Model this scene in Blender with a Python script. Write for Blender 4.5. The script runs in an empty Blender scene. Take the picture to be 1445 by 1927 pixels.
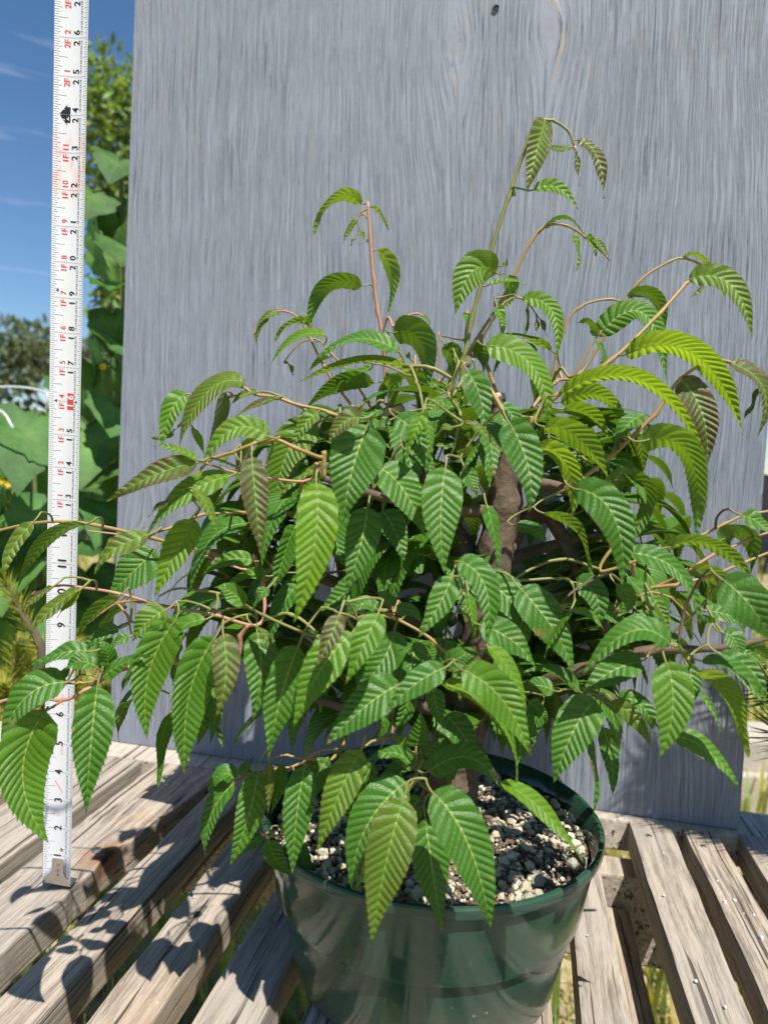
import bpy, bmesh, math, random
import numpy as np
from mathutils import Vector, Matrix
random.seed(7); RNG = np.random.default_rng(7)
scene = bpy.context.scene
COL = scene.collection

# ------------------------------------------------------------------ camera
FPX, CX, CY = 1338.0, 722.5, 963.5            # focal length and centre on a 1445 x 1927 grid
PITCH, ROLL = math.radians(3.0), math.radians(2.5)
CAM = Vector((0, 0, 0.36))                     # bench top is z = 0
_f = Vector((0, math.cos(PITCH), -math.sin(PITCH))); _r = Vector((1, 0, 0)); _u = _r.cross(_f)
CR = _r*math.cos(ROLL) + _u*math.sin(ROLL); CU = -_r*math.sin(ROLL) + _u*math.cos(ROLL); CF = _f
cam = bpy.data.cameras.new('camera'); camo = bpy.data.objects.new('camera', cam); COL.objects.link(camo)
camo.matrix_world = Matrix(((CR.x, CU.x, -CF.x, CAM.x), (CR.y, CU.y, -CF.y, CAM.y), (CR.z, CU.z, -CF.z, CAM.z), (0, 0, 0, 1)))
cam.sensor_fit = 'VERTICAL'; cam.sensor_height = 24; cam.lens = FPX/1927*24
cam.clip_start = 0.02; cam.clip_end = 2000
cam.dof.use_dof = True; cam.dof.focus_distance = 0.51; cam.dof.aperture_fstop = 5.0
scene.camera = camo

# ------------------------------------------------------------------ light
SUN_EL, SUN_AZ = math.radians(61), math.radians(65)      # azimuth from +X towards the camera
SUN = Vector((math.cos(SUN_EL)*math.cos(SUN_AZ), -math.cos(SUN_EL)*math.sin(SUN_AZ), math.sin(SUN_EL)))
sl = bpy.data.lights.new('sun', 'SUN'); so = bpy.data.objects.new('sun', sl); COL.objects.link(so)
sl.energy = 5.0; sl.angle = math.radians(0.5); sl.color = (1.0, 0.955, 0.88)
so.rotation_euler = (-SUN).to_track_quat('-Z', 'Y').to_euler(); so.location = (2, -2, 4)
world = bpy.data.worlds.new('World'); scene.world = world; world.use_nodes = True
wn = world.node_tree; wn.nodes.clear()
def wnode(t, **k):
    n = wn.nodes.new(t)
    for a, b in k.items(): setattr(n, a, b)
    return n
sky = wnode('ShaderNodeTexSky', sky_type='NISHITA', sun_disc=False, sun_elevation=SUN_EL,
            sun_rotation=math.atan2(SUN.x, SUN.y), altitude=100, air_density=1.0, dust_density=0.3, ozone_density=1.8)
tc = wnode('ShaderNodeTexCoord'); mp = wnode('ShaderNodeMapping'); mp.inputs['Scale'].default_value = (2.2, 2.2, 26.0); mp.inputs['Rotation'].default_value = (0, -0.05, 0)
nz = wnode('ShaderNodeTexNoise'); nz.inputs['Scale'].default_value = 1.6; nz.inputs['Detail'].default_value = 6
cr = wnode('ShaderNodeValToRGB'); cr.color_ramp.elements[0].position = 0.60; cr.color_ramp.elements[1].position = 0.88
cr.color_ramp.elements[0].color = (0, 0, 0, 1); cr.color_ramp.elements[1].color = (0.5, 0.5, 0.5, 1)
mx = wnode('ShaderNodeMix', data_type='RGBA'); mx.inputs[7].default_value = (8, 8.2, 8.6, 1)
hs = wnode('ShaderNodeHueSaturation'); hs.inputs['Saturation'].default_value = 1.2
bgn = wnode('ShaderNodeBackground'); bgn.inputs[1].default_value = 0.080
wo = wnode('ShaderNodeOutputWorld')
L = wn.links.new
L(tc.outputs['Generated'], mp.inputs[0]); L(mp.outputs[0], nz.inputs[0]); L(nz.outputs[0], cr.inputs[0])
L(cr.outputs[0], mx.inputs[0]); L(sky.outputs[0], hs.inputs['Color']); L(hs.outputs[0], mx.inputs[6]); L(mx.outputs[2], bgn.inputs[0]); L(bgn.outputs[0], wo.inputs[0])
scene.view_settings.view_transform = 'Standard'; scene.view_settings.look = 'None'
scene.view_settings.exposure = 0.72; scene.view_settings.gamma = 1.0
scene.render.engine = 'CYCLES'
scene.cycles.max_bounces = 10; scene.cycles.transmission_bounces = 6; scene.cycles.transparent_max_bounces = 8

# ------------------------------------------------------------------ helpers
def P(px, py, Y):
    """the point on bench-scale Y (metres away) seen at a photograph position"""
    d = CF + CR*((px-CX)/FPX) - CU*((py-CY)/FPX)
    return CAM + d*(Y/d.y)
def Pz(px, py, z):
    d = CF + CR*((px-CX)/FPX) - CU*((py-CY)/FPX)
    return CAM + d*((z-CAM.z)/d.z)
def depth(p): return (p-CAM).dot(CF)

class N:
    """small node-material builder"""
    def __init__(s, name):
        s.m = bpy.data.materials.new(name); s.m.use_nodes = True; s.t = s.m.node_tree; s.t.nodes.clear()
        s.out = s.t.nodes.new('ShaderNodeOutputMaterial')
    def n(s, t, ins=None, **k):
        x = s.t.nodes.new('ShaderNode'+t)
        for a, b in k.items(): setattr(x, a, b)
        for a, b in (ins or {}).items(): s.set(x.inputs[a], b)
        return x
    def set(s, i, v):
        if isinstance(v, bpy.types.NodeSocket): s.t.links.new(v, i)
        else:
            if hasattr(i.default_value, '__len__') and len(i.default_value) == 4 and len(v) == 3: v = tuple(v)+(1,)
            i.default_value = v
    def math(s, op, a, b=0.5, c=None, clamp=False):
        x = s.n('Math', operation=op, use_clamp=clamp); s.set(x.inputs[0], a); s.set(x.inputs[1], b)
        if c is not None: s.set(x.inputs[2], c)
        return x.outputs[0]
    def mix(s, f, a, b, bt='MIX'):
        x = s.n('Mix', data_type='RGBA', blend_type=bt); s.set(x.inputs[0], f); s.set(x.inputs[6], a); s.set(x.inputs[7], b)
        return x.outputs[2]
    def ramp(s, f, stops, interp='LINEAR'):
        x = s.n('ValToRGB'); x.color_ramp.interpolation = interp; e = x.color_ramp.elements
        while len(e) < len(stops): e.new(0.5)
        for q, (p, c) in zip(e, stops):
            q.position = p; q.color = (c, c, c, 1) if isinstance(c, (int, float)) else tuple(c)+(1,)
        s.set(x.inputs[0], f); return x.outputs[0]
    def noise(s, vec=None, scale=5, detail=4, rough=0.5, dist=0):
        x = s.n('TexNoise'); 
        if vec is not None: s.set(x.inputs['Vector'], vec)
        x.inputs['Scale'].default_value = scale; x.inputs['Detail'].default_value = detail; x.inputs['Roughness'].default_value = rough; x.inputs['Distortion'].default_value = dist
        return x.outputs[0]
    def mapping(s, vec, scale=(1, 1, 1), loc=(0, 0, 0)):
        x = s.n('Mapping'); s.set(x.inputs[0], vec); s.set(x.inputs['Scale'], scale); s.set(x.inputs['Location'], loc); return x.outputs[0]
    def obj(s): return s.n('TexCoord').outputs['Object']
    def rnd(s): return s.n('ObjectInfo').outputs['Random']
    def bump(s, h, st=0.5, d=0.001):
        x = s.n('Bump', {'Height': h, 'Strength': st, 'Distance': d}); return x.outputs[0]
    def principled(s, **k):
        x = s.n('BsdfPrincipled')
        for a, b in k.items(): s.set(x.inputs[a.replace('_', ' ')], b)
        return x.outputs[0]
    def done(s, sh): s.t.links.new(sh, s.out.inputs[0]); return s.m

def mesh_obj(name, verts, faces, mat=None, parent=None, smooth=False, mats=None, midx=None):
    me = bpy.data.meshes.new(name); me.from_pydata([tuple(v) for v in verts], [], faces)
    for m in (mats or ([mat] if mat else [])): me.materials.append(m)
    if midx is not None: me.polygons.foreach_set('material_index', midx)
    if smooth: me.polygons.foreach_set('use_smooth', [True]*len(me.polygons))
    me.update()
    o = bpy.data.objects.new(name, me); COL.objects.link(o)
    if parent: o.parent = parent
    return o
def empty(name, loc, label=None, cat=None, group=None, rz=0):
    o = bpy.data.objects.new(name, None); COL.objects.link(o); o.location = loc; o.rotation_euler.z = rz
    o.empty_display_size = 0.05
    if label: tag(o, label, cat, group)
    return o
def tag(o, label, cat, group=None, kind=None):
    if label: o['label'] = label
    if cat: o['category'] = cat
    if group: o['group'] = group
    if kind: o['kind'] = kind
    return o

class MB:
    """collects geometry for one mesh"""
    def __init__(s): s.v = []; s.f = []; s.mi = []
    def add(s, vs, fs, mi=0):
        k = len(s.v); s.v += [tuple(v) for v in vs]; s.f += [tuple(i+k for i in f) for f in fs]; s.mi += [mi]*len(fs)
    def box(s, x0, x1, y0, y1, z0, z1, mi=0):
        s.add([(x0, y0, z0), (x1, y0, z0), (x1, y1, z0), (x0, y1, z0), (x0, y0, z1), (x1, y0, z1), (x1, y1, z1), (x0, y1, z1)],
              [(0, 3, 2, 1), (4, 5, 6, 7), (0, 1, 5, 4), (1, 2, 6, 5), (2, 3, 7, 6), (3, 0, 4, 7)], mi)
    def tube(s, pts, rad, sides=6, mi=0, cap=True):
        pts = [Vector(p) for p in pts]; n = len(pts); rings = []
        up = Vector((0.3, -0.5, 0.8)).normalized()
        for i, p in enumerate(pts):
            t = (pts[min(i+1, n-1)]-pts[max(i-1, 0)])
            t = t.normalized() if t.length > 1e-9 else Vector((0, 0, 1))
            a = t.cross(up)
            if a.length < 1e-4: a = t.cross(Vector((1, 0, 0)))
            a.normalize(); b = a.cross(t); up = b
            r = rad[i] if hasattr(rad, '__len__') else rad
            rings.append([p+a*(r*math.cos(2*math.pi*k/sides))+b*(r*math.sin(2*math.pi*k/sides)) for k in range(sides)])
        vs = [v for R in rings for v in R]; fs = []
        for i in range(n-1):
            for k in range(sides):
                k2 = (k+1) % sides
                fs.append((i*sides+k, i*sides+k2, (i+1)*sides+k2, (i+1)*sides+k))
        if cap: fs.append(tuple(range(sides-1, -1, -1))); fs.append(tuple((n-1)*sides+k for k in range(sides)))
        s.add(vs, fs, mi)
    def lathe(s, prof, n=48, c=(0, 0, 0), mi=0):
        vs = []; fs = []
        for i in range(n):
            a = 2*math.pi*i/n
            for r, z in prof: vs.append((c[0]+r*math.cos(a), c[1]+r*math.sin(a), c[2]+z))
        m = len(prof)
        for i in range(n):
            j = (i+1) % n
            for k in range(m-1): fs.append((i*m+k, j*m+k, j*m+k+1, i*m+k+1))
        s.add(vs, fs, mi)
    def build(s, name, mats, parent=None, smooth=False):
        mats = mats if isinstance(mats, (list, tuple)) else [mats]
        return mesh_obj(name, s.v, s.f, parent=parent, smooth=smooth, mats=mats, midx=s.mi)

def spline(pts, n=8):
    """Catmull-Rom through points, n steps per span"""
    pts = [Vector(p) for p in pts]
    if len(pts) < 3: return [pts[0].lerp(pts[-1], i/n) for i in range(n+1)]
    ext = [pts[0]*2-pts[1]]+pts+[pts[-1]*2-pts[-2]]; out = []
    for i in range(1, len(ext)-2):
        a, b, c, d = ext[i-1:i+3]
        for k in range(n):
            t = k/n
            out.append(0.5*((2*b)+(c-a)*t+(2*a-5*b+4*c-d)*t*t+(3*b-a-3*c+d)*t**3))
    out.append(pts[-1]); return out

# ------------------------------------------------------------------ materials
def mat_wood(name, light=(0.405, 0.34, 0.268), dark=(0.13, 0.105, 0.085), rust=None):
    b = N(name); o = b.obj(); r = b.rnd()
    off = b.n('CombineXYZ', {0: b.math('MULTIPLY', r, 7.0), 1: b.math('MULTIPLY', r, 3.0), 2: b.math('MULTIPLY', r, 5.0)}).outputs[0]
    v = b.n('VectorMath', operation='ADD'); b.set(v.inputs[0], o); b.set(v.inputs[1], off); v = v.outputs[0]
    warp = b.noise(b.mapping(v, (14, 3.0, 14)), 1.0, 3)
    vv = b.n('VectorMath', operation='MULTIPLY_ADD'); b.set(vv.inputs[0], b.n('CombineXYZ', {0: warp, 2: warp}).outputs[0]); vv.inputs[1].default_value = (0.02, 0, 0.02); b.set(vv.inputs[2], v); v2 = vv.outputs[0]
    g1 = b.noise(b.mapping(v2, (210, 9, 210)), 1.0, 7, 0.68)
    g2 = b.noise(b.mapping(v2, (1300, 70, 1300)), 1.0, 5, 0.7)
    big = b.noise(b.mapping(v, (9, 6, 9)), 1.0, 4)
    f = b.math('ADD', b.math('MULTIPLY', g1, 0.65), b.math('MULTIPLY', g2, 0.35))
    col = b.mix(b.ramp(f, [(0.40, 0.0), (0.56, 1.0)]), dark, light)
    col = b.mix(b.ramp(big, [(0.4, 0.0), (0.7, 0.55)]), col, (0.30, 0.28, 0.25))
    col = b.mix(b.math('MULTIPLY', b.ramp(big, [(0.3, 0.5), (0.45, 0.0)]), 0.9), col, (0.33, 0.235, 0.145))
    crack = b.ramp(b.noise(b.mapping(v2, (230, 2.2, 230)), 1.0, 2, 0.4), [(0.31, 1.0), (0.37, 0.0)])
    col = b.mix(b.math('MULTIPLY', crack, 0.9), col, (0.05, 0.04, 0.035))
    spots = b.ramp(b.n('TexVoronoi', {'Vector': b.mapping(v, (1, 1, 1)), 'Scale': 130.0}).outputs[0], [(0.05, 1.0), (0.11, 0.0)])
    spm = b.ramp(b.noise(v, 22, 2), [(0.56, 0.0), (0.64, 1.0)])
    col = b.mix(b.math('MULTIPLY', spots, b.math('MULTIPLY', spm, 0.6)), col, (0.72, 0.69, 0.62))
    if rust:
        d = b.n('VectorMath', operation='DISTANCE'); b.set(d.inputs[0], o); d.inputs[1].default_value = rust
        dd = b.math('ADD', d.outputs['Value'], b.math('MULTIPLY', b.math('SUBTRACT', b.noise(o, 90, 3), 0.5), 0.03))
        col = b.mix(b.ramp(dd, [(0.012, 0.75), (0.032, 0.0)]), col, (0.24, 0.095, 0.04))
        col = b.mix(b.ramp(dd, [(0.004, 0.9), (0.011, 0.0)]), col, (0.05, 0.02, 0.012))
    hgt = b.math('SUBTRACT', f, b.math('MULTIPLY', crack, 1.2))
    return b.done(b.principled(Base_Color=col, Roughness=0.78, Specular_IOR_Level=0.25, Normal=b.bump(hgt, 0.9, 0.0012)))
M = {}
M['wood'] = mat_wood('weathered_wood')
M['wood_rust'] = mat_wood('weathered_wood_rust', rust=(-0.353, 0.580, 0.75))
M['wood_pale'] = mat_wood('pale_wood', (0.52, 0.46, 0.38), (0.30, 0.255, 0.20))

def mat_board():
    b = N('grey_painted_wood'); o = b.obj()            # object x along the board, z up
    knots = [(-0.166, 0.335, .016), (0.035, 0.845, .045), (-0.335, 0.26, .028), (0.135, 0.85, .045), (0.385, 0.83, .05), (0.38, 0.67, .02)]
    v = o
    acc = None; core = None; sx = b.n('SeparateXYZ', {0: o})
    for kx, kz, kr in knots:
        dx = b.math('SUBTRACT', sx.outputs[0], kx); dz = b.math('MULTIPLY', b.math('SUBTRACT', sx.outputs[2], kz), 0.42)
        d2 = b.math('ADD', b.math('MULTIPLY', dx, dx), b.math('MULTIPLY', dz, dz))
        g = b.math('DIVIDE', kr*kr, b.math('ADD', d2, kr*kr*0.6))
        push = b.math('MULTIPLY', b.math('MULTIPLY', dx, g), -0.65)
        acc = push if acc is None else b.math('ADD', acc, push)
        dzz = b.math('SUBTRACT', sx.outputs[2], kz)
        dd = b.math('SQRT', b.math('ADD', b.math('MULTIPLY', dx, dx), b.math('MULTIPLY', dzz, dzz)))
        c = b.ramp(b.math('DIVIDE', dd, kr), [(0.05, 1.0), (0.16, 0.35), (0.22, 0.75), (0.34, 0.0)])
        core = c if core is None else b.math('MAXIMUM', core, c)
    wob = b.math('MULTIPLY', b.math('SUBTRACT', b.noise(b.mapping(o, (5, 5, 2.4)), 1.0, 3), 0.5), 0.035)
    off = b.n('CombineXYZ', {0: b.math('ADD', acc, wob)}).outputs[0]
    vv = b.n('VectorMath', operation='ADD'); b.set(vv.inputs[0], o); b.set(vv.inputs[1], off); v = vv.outputs[0]
    g1 = b.noise(b.mapping(v, (170, 60, 3.2)), 1.0, 6, 0.6)
    g2 = b.noise(b.mapping(v, (620, 100, 11)), 1.0, 5, 0.65)
    g3 = b.noise(b.mapping(v, (900, 100, 30)), 1.0, 3, 0.6)
    patch = b.ramp(b.noise(b.mapping(o, (3.5, 3, 1.7)), 1.0, 3), [(0.38, 0.25), (0.62, 1.0)])
    line = b.math('MULTIPLY', b.ramp(g1, [(0.33, 1.0), (0.50, 0.0)]), patch)
    fine = b.ramp(g2, [(0.36, 1.0), (0.52, 0.0)])
    gc = b.noise(b.mapping(v, (820, 100, 9)), 1.0, 4, 0.6); crack = b.math('MULTIPLY', b.ramp(gc, [(0.34, 1.0), (0.405, 0.0)]), b.ramp(b.noise(b.mapping(o, (9, 5, 3)), 1.0, 3), [(0.40, 0.1), (0.58, 1.0)]))
    col = b.mix(b.math('MULTIPLY', line, 0.30), (0.250, 0.275, 0.322), (0.10, 0.11, 0.136))
    col = b.mix(b.math('MULTIPLY', fine, 0.20), col, (0.13, 0.14, 0.165))
    col = b.mix(b.ramp(b.noise(b.mapping(o, (40, 3, 40)), 1.0, 6), [(0.5, 0.0), (0.75, 0.22)]), col, (0.30, 0.33, 0.38))
    col = b.mix(b.math('MULTIPLY', crack, 0.62), col, (0.045, 0.06, 0.075))
    wear = b.math('MULTIPLY', b.ramp(b.noise(b.mapping(v, (330, 40, 14)), 1.0, 2, 0.5), [(0.645, 0.0), (0.68, 1.0)]), b.ramp(b.noise(b.mapping(o, (7, 7, 3)), 1.0, 3), [(0.42, 0.0), (0.62, 0.6)]))
    col = b.mix(wear, col, (0.40, 0.25, 0.14))
    white = b.ramp(b.noise(b.mapping(v, (260, 40, 16), (3, 0, 1)), 1.0, 2, 0.5), [(0.745, 0.0), (0.77, 0.35)])
    col = b.mix(white, col, (0.6, 0.62, 0.66))
    col = b.mix(b.math('MULTIPLY', core, 0.28), col, (0.20, 0.165, 0.135))
    hgt = b.math('SUBTRACT', b.math('MULTIPLY', g3, 0.15), b.math('ADD', b.math('MULTIPLY', line, 0.7), b.math('ADD', b.math('MULTIPLY', fine, 0.45), b.math('MULTIPLY', crack, 1.3))))
    return b.done(b.principled(Base_Color=col, Roughness=0.55, Specular_IOR_Level=0.35, Normal=b.bump(hgt, 0.9, 0.0014)))
M['board'] = mat_board()

def mat_leaf():
    b = N('hornbeam_leaf'); uv = b.n('UVMap').outputs[0]; s = b.n('SeparateXYZ', {0: uv})
    at = b.n('Attribute', attribute_name='tint'); c = b.n('SeparateColor', {0: at.outputs['Color']})
    bronze, fresh, rnd = c.outputs[0], c.outputs[1], c.outputs[2]
    av = b.math('ABSOLUTE', s.outputs[1], 0)
    ph = b.math('FRACT', s.outputs[0], 0)
    dv = b.math('ABSOLUTE', b.math('SUBTRACT', ph, 0.5), 0)           # 0.5 on a vein
    vein = b.ramp(dv, [(0.40, 0.0), (0.48, 1.0)])
    mid = b.ramp(av, [(0.018, 1.0), (0.055, 0.0)])
    nz = b.noise(b.n('NewGeometry').outputs['Position'], 120, 4)
    green = b.mix(fresh, (0.040, 0.132, 0.008), (0.170, 0.325, 0.008))
    green = b.mix(b.math('MULTIPLY', rnd, 0.35), green, (0.034, 0.112, 0.012))
    green = b.mix(b.math('MULTIPLY', b.ramp(nz, [(0.35, 0), (0.7, 1)]), 0.3), green, (0.07, 0.16, 0.02))
    bm = b.math('MULTIPLY', bronze, b.math('ADD', 0.45, b.math('MULTIPLY', av, 0.85)), clamp=True)
    bm = b.math('MULTIPLY', bm, b.ramp(dv, [(0.1, 1.0), (0.46, 0.45)]))
    col = b.mix(bm, green, (0.095, 0.045, 0.026))
    col = b.mix(b.math('MULTIPLY', vein, 0.40), col, (0.026, 0.07, 0.010))  # valley shade along the veins, painted as a dark line in the colour
    col = b.mix(b.math('MULTIPLY', mid, 0.8), col, (0.27, 0.36, 0.07))
    spot = b.ramp(b.noise(b.n('NewGeometry').outputs['Position'], 75, 4), [(0.66, 0.0), (0.70, 0.7)])
    col = b.mix(b.math('MULTIPLY', spot, b.ramp(av, [(0.55, 0.12), (0.92, 1.0)])), col, (0.24, 0.17, 0.06))
    col = b.mix(b.ramp(b.noise(b.n('NewGeometry').outputs['Position'], 420, 3, 0.7), [(0.70, 0.0), (0.76, 0.25)]), col, (0.15, 0.20, 0.05))
    tipm = b.math('MULTIPLY', b.ramp(b.math('ADD', at.outputs['Alpha'], b.math('MULTIPLY', b.math('SUBTRACT', nz, 0.5), 0.12)), [(0.90, 0.0), (0.96, 0.85)]), b.ramp(rnd, [(0.68, 0.0), (0.85, 0.8)]))
    col = b.mix(tipm, col, (0.16, 0.085, 0.035))
    back = b.n('NewGeometry').outputs['Backfacing']
    col = b.mix(b.math('MULTIPLY', back, 0.5), col, (0.11, 0.18, 0.04))
    tr = b.mix(fresh, (0.22, 0.40, 0.015), (0.42, 0.60, 0.025)); tr = b.mix(b.math('MULTIPLY', bm, 0.8), tr, (0.16, 0.10, 0.02))
    tr = b.mix(b.math('MULTIPLY', vein, 0.5), tr, (0.10, 0.17, 0.01)); tr = b.mix(mid, tr, (0.25, 0.33, 0.04))
    rough = b.math('ADD', 0.38, b.math('MULTIPLY', nz, 0.18))
    hh = b.math('ADD', b.math('MULTIPLY', b.noise(b.n('NewGeometry').outputs['Position'], 700, 3), 0.5), b.noise(b.n('NewGeometry').outputs['Position'], 200, 2))
    crease = b.math('MULTIPLY', b.math('SQRT', b.math('SUBTRACT', 1.0, b.math('MULTIPLY', dv, 2.0, clamp=True)), 0), 2.2)
    tert = b.n('TexVoronoi', {'Vector': b.n('NewGeometry').outputs['Position'], 'Scale': 420.0}, feature='DISTANCE_TO_EDGE').outputs[0]
    crease = b.math('ADD', crease, b.math('MULTIPLY', b.math('MINIMUM', tert, 0.25), 1.5))
    nrm = b.bump(b.math('ADD', b.math('MULTIPLY', hh, 0.6), crease), 0.5, 0.0005)
    p = b.principled(Base_Color=col, Roughness=rough, Specular_IOR_Level=0.36, Normal=nrm)
    t = b.n('BsdfTranslucent', {'Color': tr, 'Normal': nrm}).outputs[0]
    ms = b.n('MixShader', {0: b.math('ADD', 0.18, b.math('MULTIPLY', fresh, 0.26)), 1: p, 2: t}).outputs[0]
    return b.done(ms)
M['leaf'] = mat_leaf()
def simple(name, col, rough=0.6, spec=0.4, metal=0.0, nscale=40, namp=0.25, col2=None, bump=0.0):
    b = N(name); o = b.obj(); n = b.noise(o, nscale, 5, 0.6)
    c2 = col2 or tuple(x*0.55 for x in col)
    c = b.mix(b.ramp(n, [(0.5-namp, 0.0), (0.5+namp, 1.0)]), c2, col)
    k = dict(Base_Color=c, Roughness=rough, Specular_IOR_Level=spec, Metallic=metal)
    if bump: k['Normal'] = b.bump(n, 0.8, bump)
    return b.done(b.principled(**k))
M['bark'] = simple('bark', (0.17, 0.125, 0.09), 0.85, 0.2, nscale=160, col2=(0.06, 0.042, 0.032), bump=0.002)
M['cut'] = simple('cut_wood', (0.55, 0.42, 0.30), 0.8, 0.2, nscale=200, col2=(0.4, 0.28, 0.18))
M['shoot'] = simple('shoot_bark', (0.33, 0.17, 0.075), 0.5, 0.4, nscale=25, col2=(0.25, 0.21, 0.05))
M['shoot_pink'] = simple('shoot_pink', (0.42, 0.20, 0.14), 0.5, 0.4, nscale=30, col2=(0.35, 0.2, 0.11))
M['shoot_green'] = simple('shoot_green', (0.21, 0.24, 0.05), 0.5, 0.4, nscale=25, col2=(0.15, 0.13, 0.045))
M['twig'] = simple('twig_bark', (0.15, 0.10, 0.065), 0.7, 0.3, nscale=60, col2=(0.07, 0.05, 0.035))
M['bud'] = simple('bud_scale', (0.45, 0.30, 0.16), 0.5, 0.4, nscale=90, col2=(0.42, 0.20, 0.14))
M['steel'] = simple('steel', (0.62, 0.59, 0.54), 0.32, 0.5, 1.0, nscale=120, col2=(0.45, 0.42, 0.38))
M['brass'] = simple('brass', (0.75, 0.6, 0.32), 0.3, 0.5, 1.0)
def mat_tape():
    b = N('tape_enamel'); o = b.obj()
    n = b.noise(b.mapping(o, (60, 60, 12)), 1.0, 4)
    col = b.mix(b.ramp(n, [(0.45, 0), (0.75, 0.35)]), (0.70, 0.71, 0.74), (0.60, 0.585, 0.57))
    sp = b.n('SeparateXYZ', {0: o})
    st = b.math('MULTIPLY', b.ramp(b.math('ABSOLUTE', b.math('SUBTRACT', sp.outputs[2], 0.572), 0), [(0.008, 1.0), (0.03, 0.0)]), b.ramp(b.noise(b.mapping(o, (160, 1, 60)), 1.0, 4), [(0.42, 0), (0.62, 0.6)]))
    col = b.mix(st, col, (0.80, 0.38, 0.27))
    return b.done(b.principled(Base_Color=col, Roughness=0.32, Specular_IOR_Level=0.5))
M['tape'] = mat_tape()
M['ink'] = simple('black_ink', (0.022, 0.022, 0.026), 0.5, 0.3)
M['tick'] = simple('tick_ink', (0.16, 0.17, 0.22), 0.5, 0.3, col2=(0.12, 0.13, 0.18))
M['red'] = simple('red_ink', (0.75, 0.055, 0.05), 0.5, 0.3, col2=(0.65, 0.05, 0.05))
M['pinkink'] = simple('worn_red_ink', (0.80, 0.30, 0.33), 0.5, 0.3, col2=(0.8, 0.42, 0.44))
def mat_pot():
    b = N('green_pot_plastic'); o = b.obj()
    n = b.noise(o, 9, 5, 0.6); sc = b.noise(b.mapping(o, (8, 8, 90)), 1.0, 4)
    col = b.mix(b.ramp(n, [(0.4, 0.0), (0.68, 0.7)]), (0.018, 0.056, 0.032), (0.042, 0.078, 0.055))
    sp = b.ramp(b.n('TexVoronoi', {'Vector': o, 'Scale': 75.0}).outputs[0], [(0.045, 1.0), (0.075, 0.0)])
    col = b.mix(b.math('MULTIPLY', sp, b.ramp(b.noise(o, 14, 2), [(0.5, 0), (0.58, 0.8)])), col, (0.36, 0.35, 0.3))
    col = b.mix(b.ramp(b.noise(o, 30, 5, 0.7), [(0.6, 0.0), (0.85, 0.2)]), col, (0.15, 0.15, 0.13))
    scr = b.ramp(b.noise(b.mapping(o, (300, 300, 12)), 1.0, 3), [(0.68, 0.0), (0.72, 0.35)]); col = b.mix(scr, col, (0.12, 0.16, 0.14))
    zz = b.n('SeparateXYZ', {0: o}).outputs[2]; dirt = b.math('MULTIPLY', b.ramp(zz, [(0.0, 0.5), (0.05, 0.0)]), b.noise(o, 60, 6, 0.7)); col = b.mix(dirt, col, (0.20, 0.17, 0.12))
    r = b.math('ADD', 0.07, b.math('MULTIPLY', b.ramp(b.noise(o, 28, 6, 0.7), [(0.4, 0), (0.75, 1)]), 0.35))
    return b.done(b.principled(Base_Color=col, Roughness=r, Specular_IOR_Level=0.5, Normal=b.bump(sc, 0.12, 0.0006)))
M['pot'] = mat_pot()
def mat_granule():
    b = N('potting_granules'); at = b.n('Attribute', attribute_name='tint'); n = b.noise(b.n('NewGeometry').outputs['Position'], 500, 3)
    c = b.mix(b.math('MULTIPLY', n, 0.5), at.outputs['Color'], (0.25, 0.22, 0.17))
    return b.done(b.principled(Base_Color=c, Roughness=0.9, Specular_IOR_Level=0.15, Normal=b.bump(n, 0.6, 0.0008)))
M['granule'] = mat_granule()
def mat_vcol(name, trans=0.3, rough=0.5):
    b = N(name); at = b.n('Attribute', attribute_name='tint').outputs['Color']
    gp = b.n('NewGeometry').outputs['Position']; nn = b.noise(gp, 22, 6, 0.65); at = b.mix(1.0, at, b.mix(b.ramp(nn, [(0.3, 0), (0.7, 1)]), (0.62, 0.66, 0.6), (1.25, 1.2, 1.2)), 'MULTIPLY')
    p = b.principled(Base_Color=at, Roughness=rough, Specular_IOR_Level=0.3, Normal=b.bump(nn, 0.5, 0.01))
    if not trans: return b.done(p)
    tc_ = b.mix(1.0, at, (1.9, 1.8, 0.6), 'MULTIPLY'); t = b.n('BsdfTranslucent', {'Color': tc_}).outputs[0]
    return b.done(b.n('MixShader', {0: trans, 1: p, 2: t}).outputs[0])
M['foliage'] = mat_vcol('soft_foliage', 0.3, 0.6)
def mat_ground():
    b = N('ground_soil'); g = b.n('NewGeometry').outputs['Position']
    n1 = b.noise(g, 1.1, 5, 0.6); n2 = b.noise(g, 14, 6, 0.65); n3 = b.noise(g, 90, 4, 0.6)
    c = b.mix(b.ramp(n2, [(0.35, 0), (0.65, 1)]), (0.20, 0.145, 0.09), (0.42, 0.34, 0.21))
    c = b.mix(b.ramp(n1, [(0.42, 0), (0.6, 0.85)]), c, (0.21, 0.24, 0.055))
    c = b.mix(b.ramp(n3, [(0.55, 0), (0.75, 0.5)]), c, (0.55, 0.47, 0.33))
    return b.done(b.principled(Base_Color=c, Roughness=0.95, Specular_IOR_Level=0.1, Normal=b.bump(n2, 0.7, 0.02)))
M['ground'] = mat_ground()

# ------------------------------------------------------------------ ground
GZ = -0.75
g = mesh_obj('ground', [(-400, -60, GZ), (400, -60, GZ), (400, 900, GZ), (-400, 900, GZ)], [(0, 1, 2, 3)], M['ground']); tag(g, None, None, kind='structure')

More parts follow.
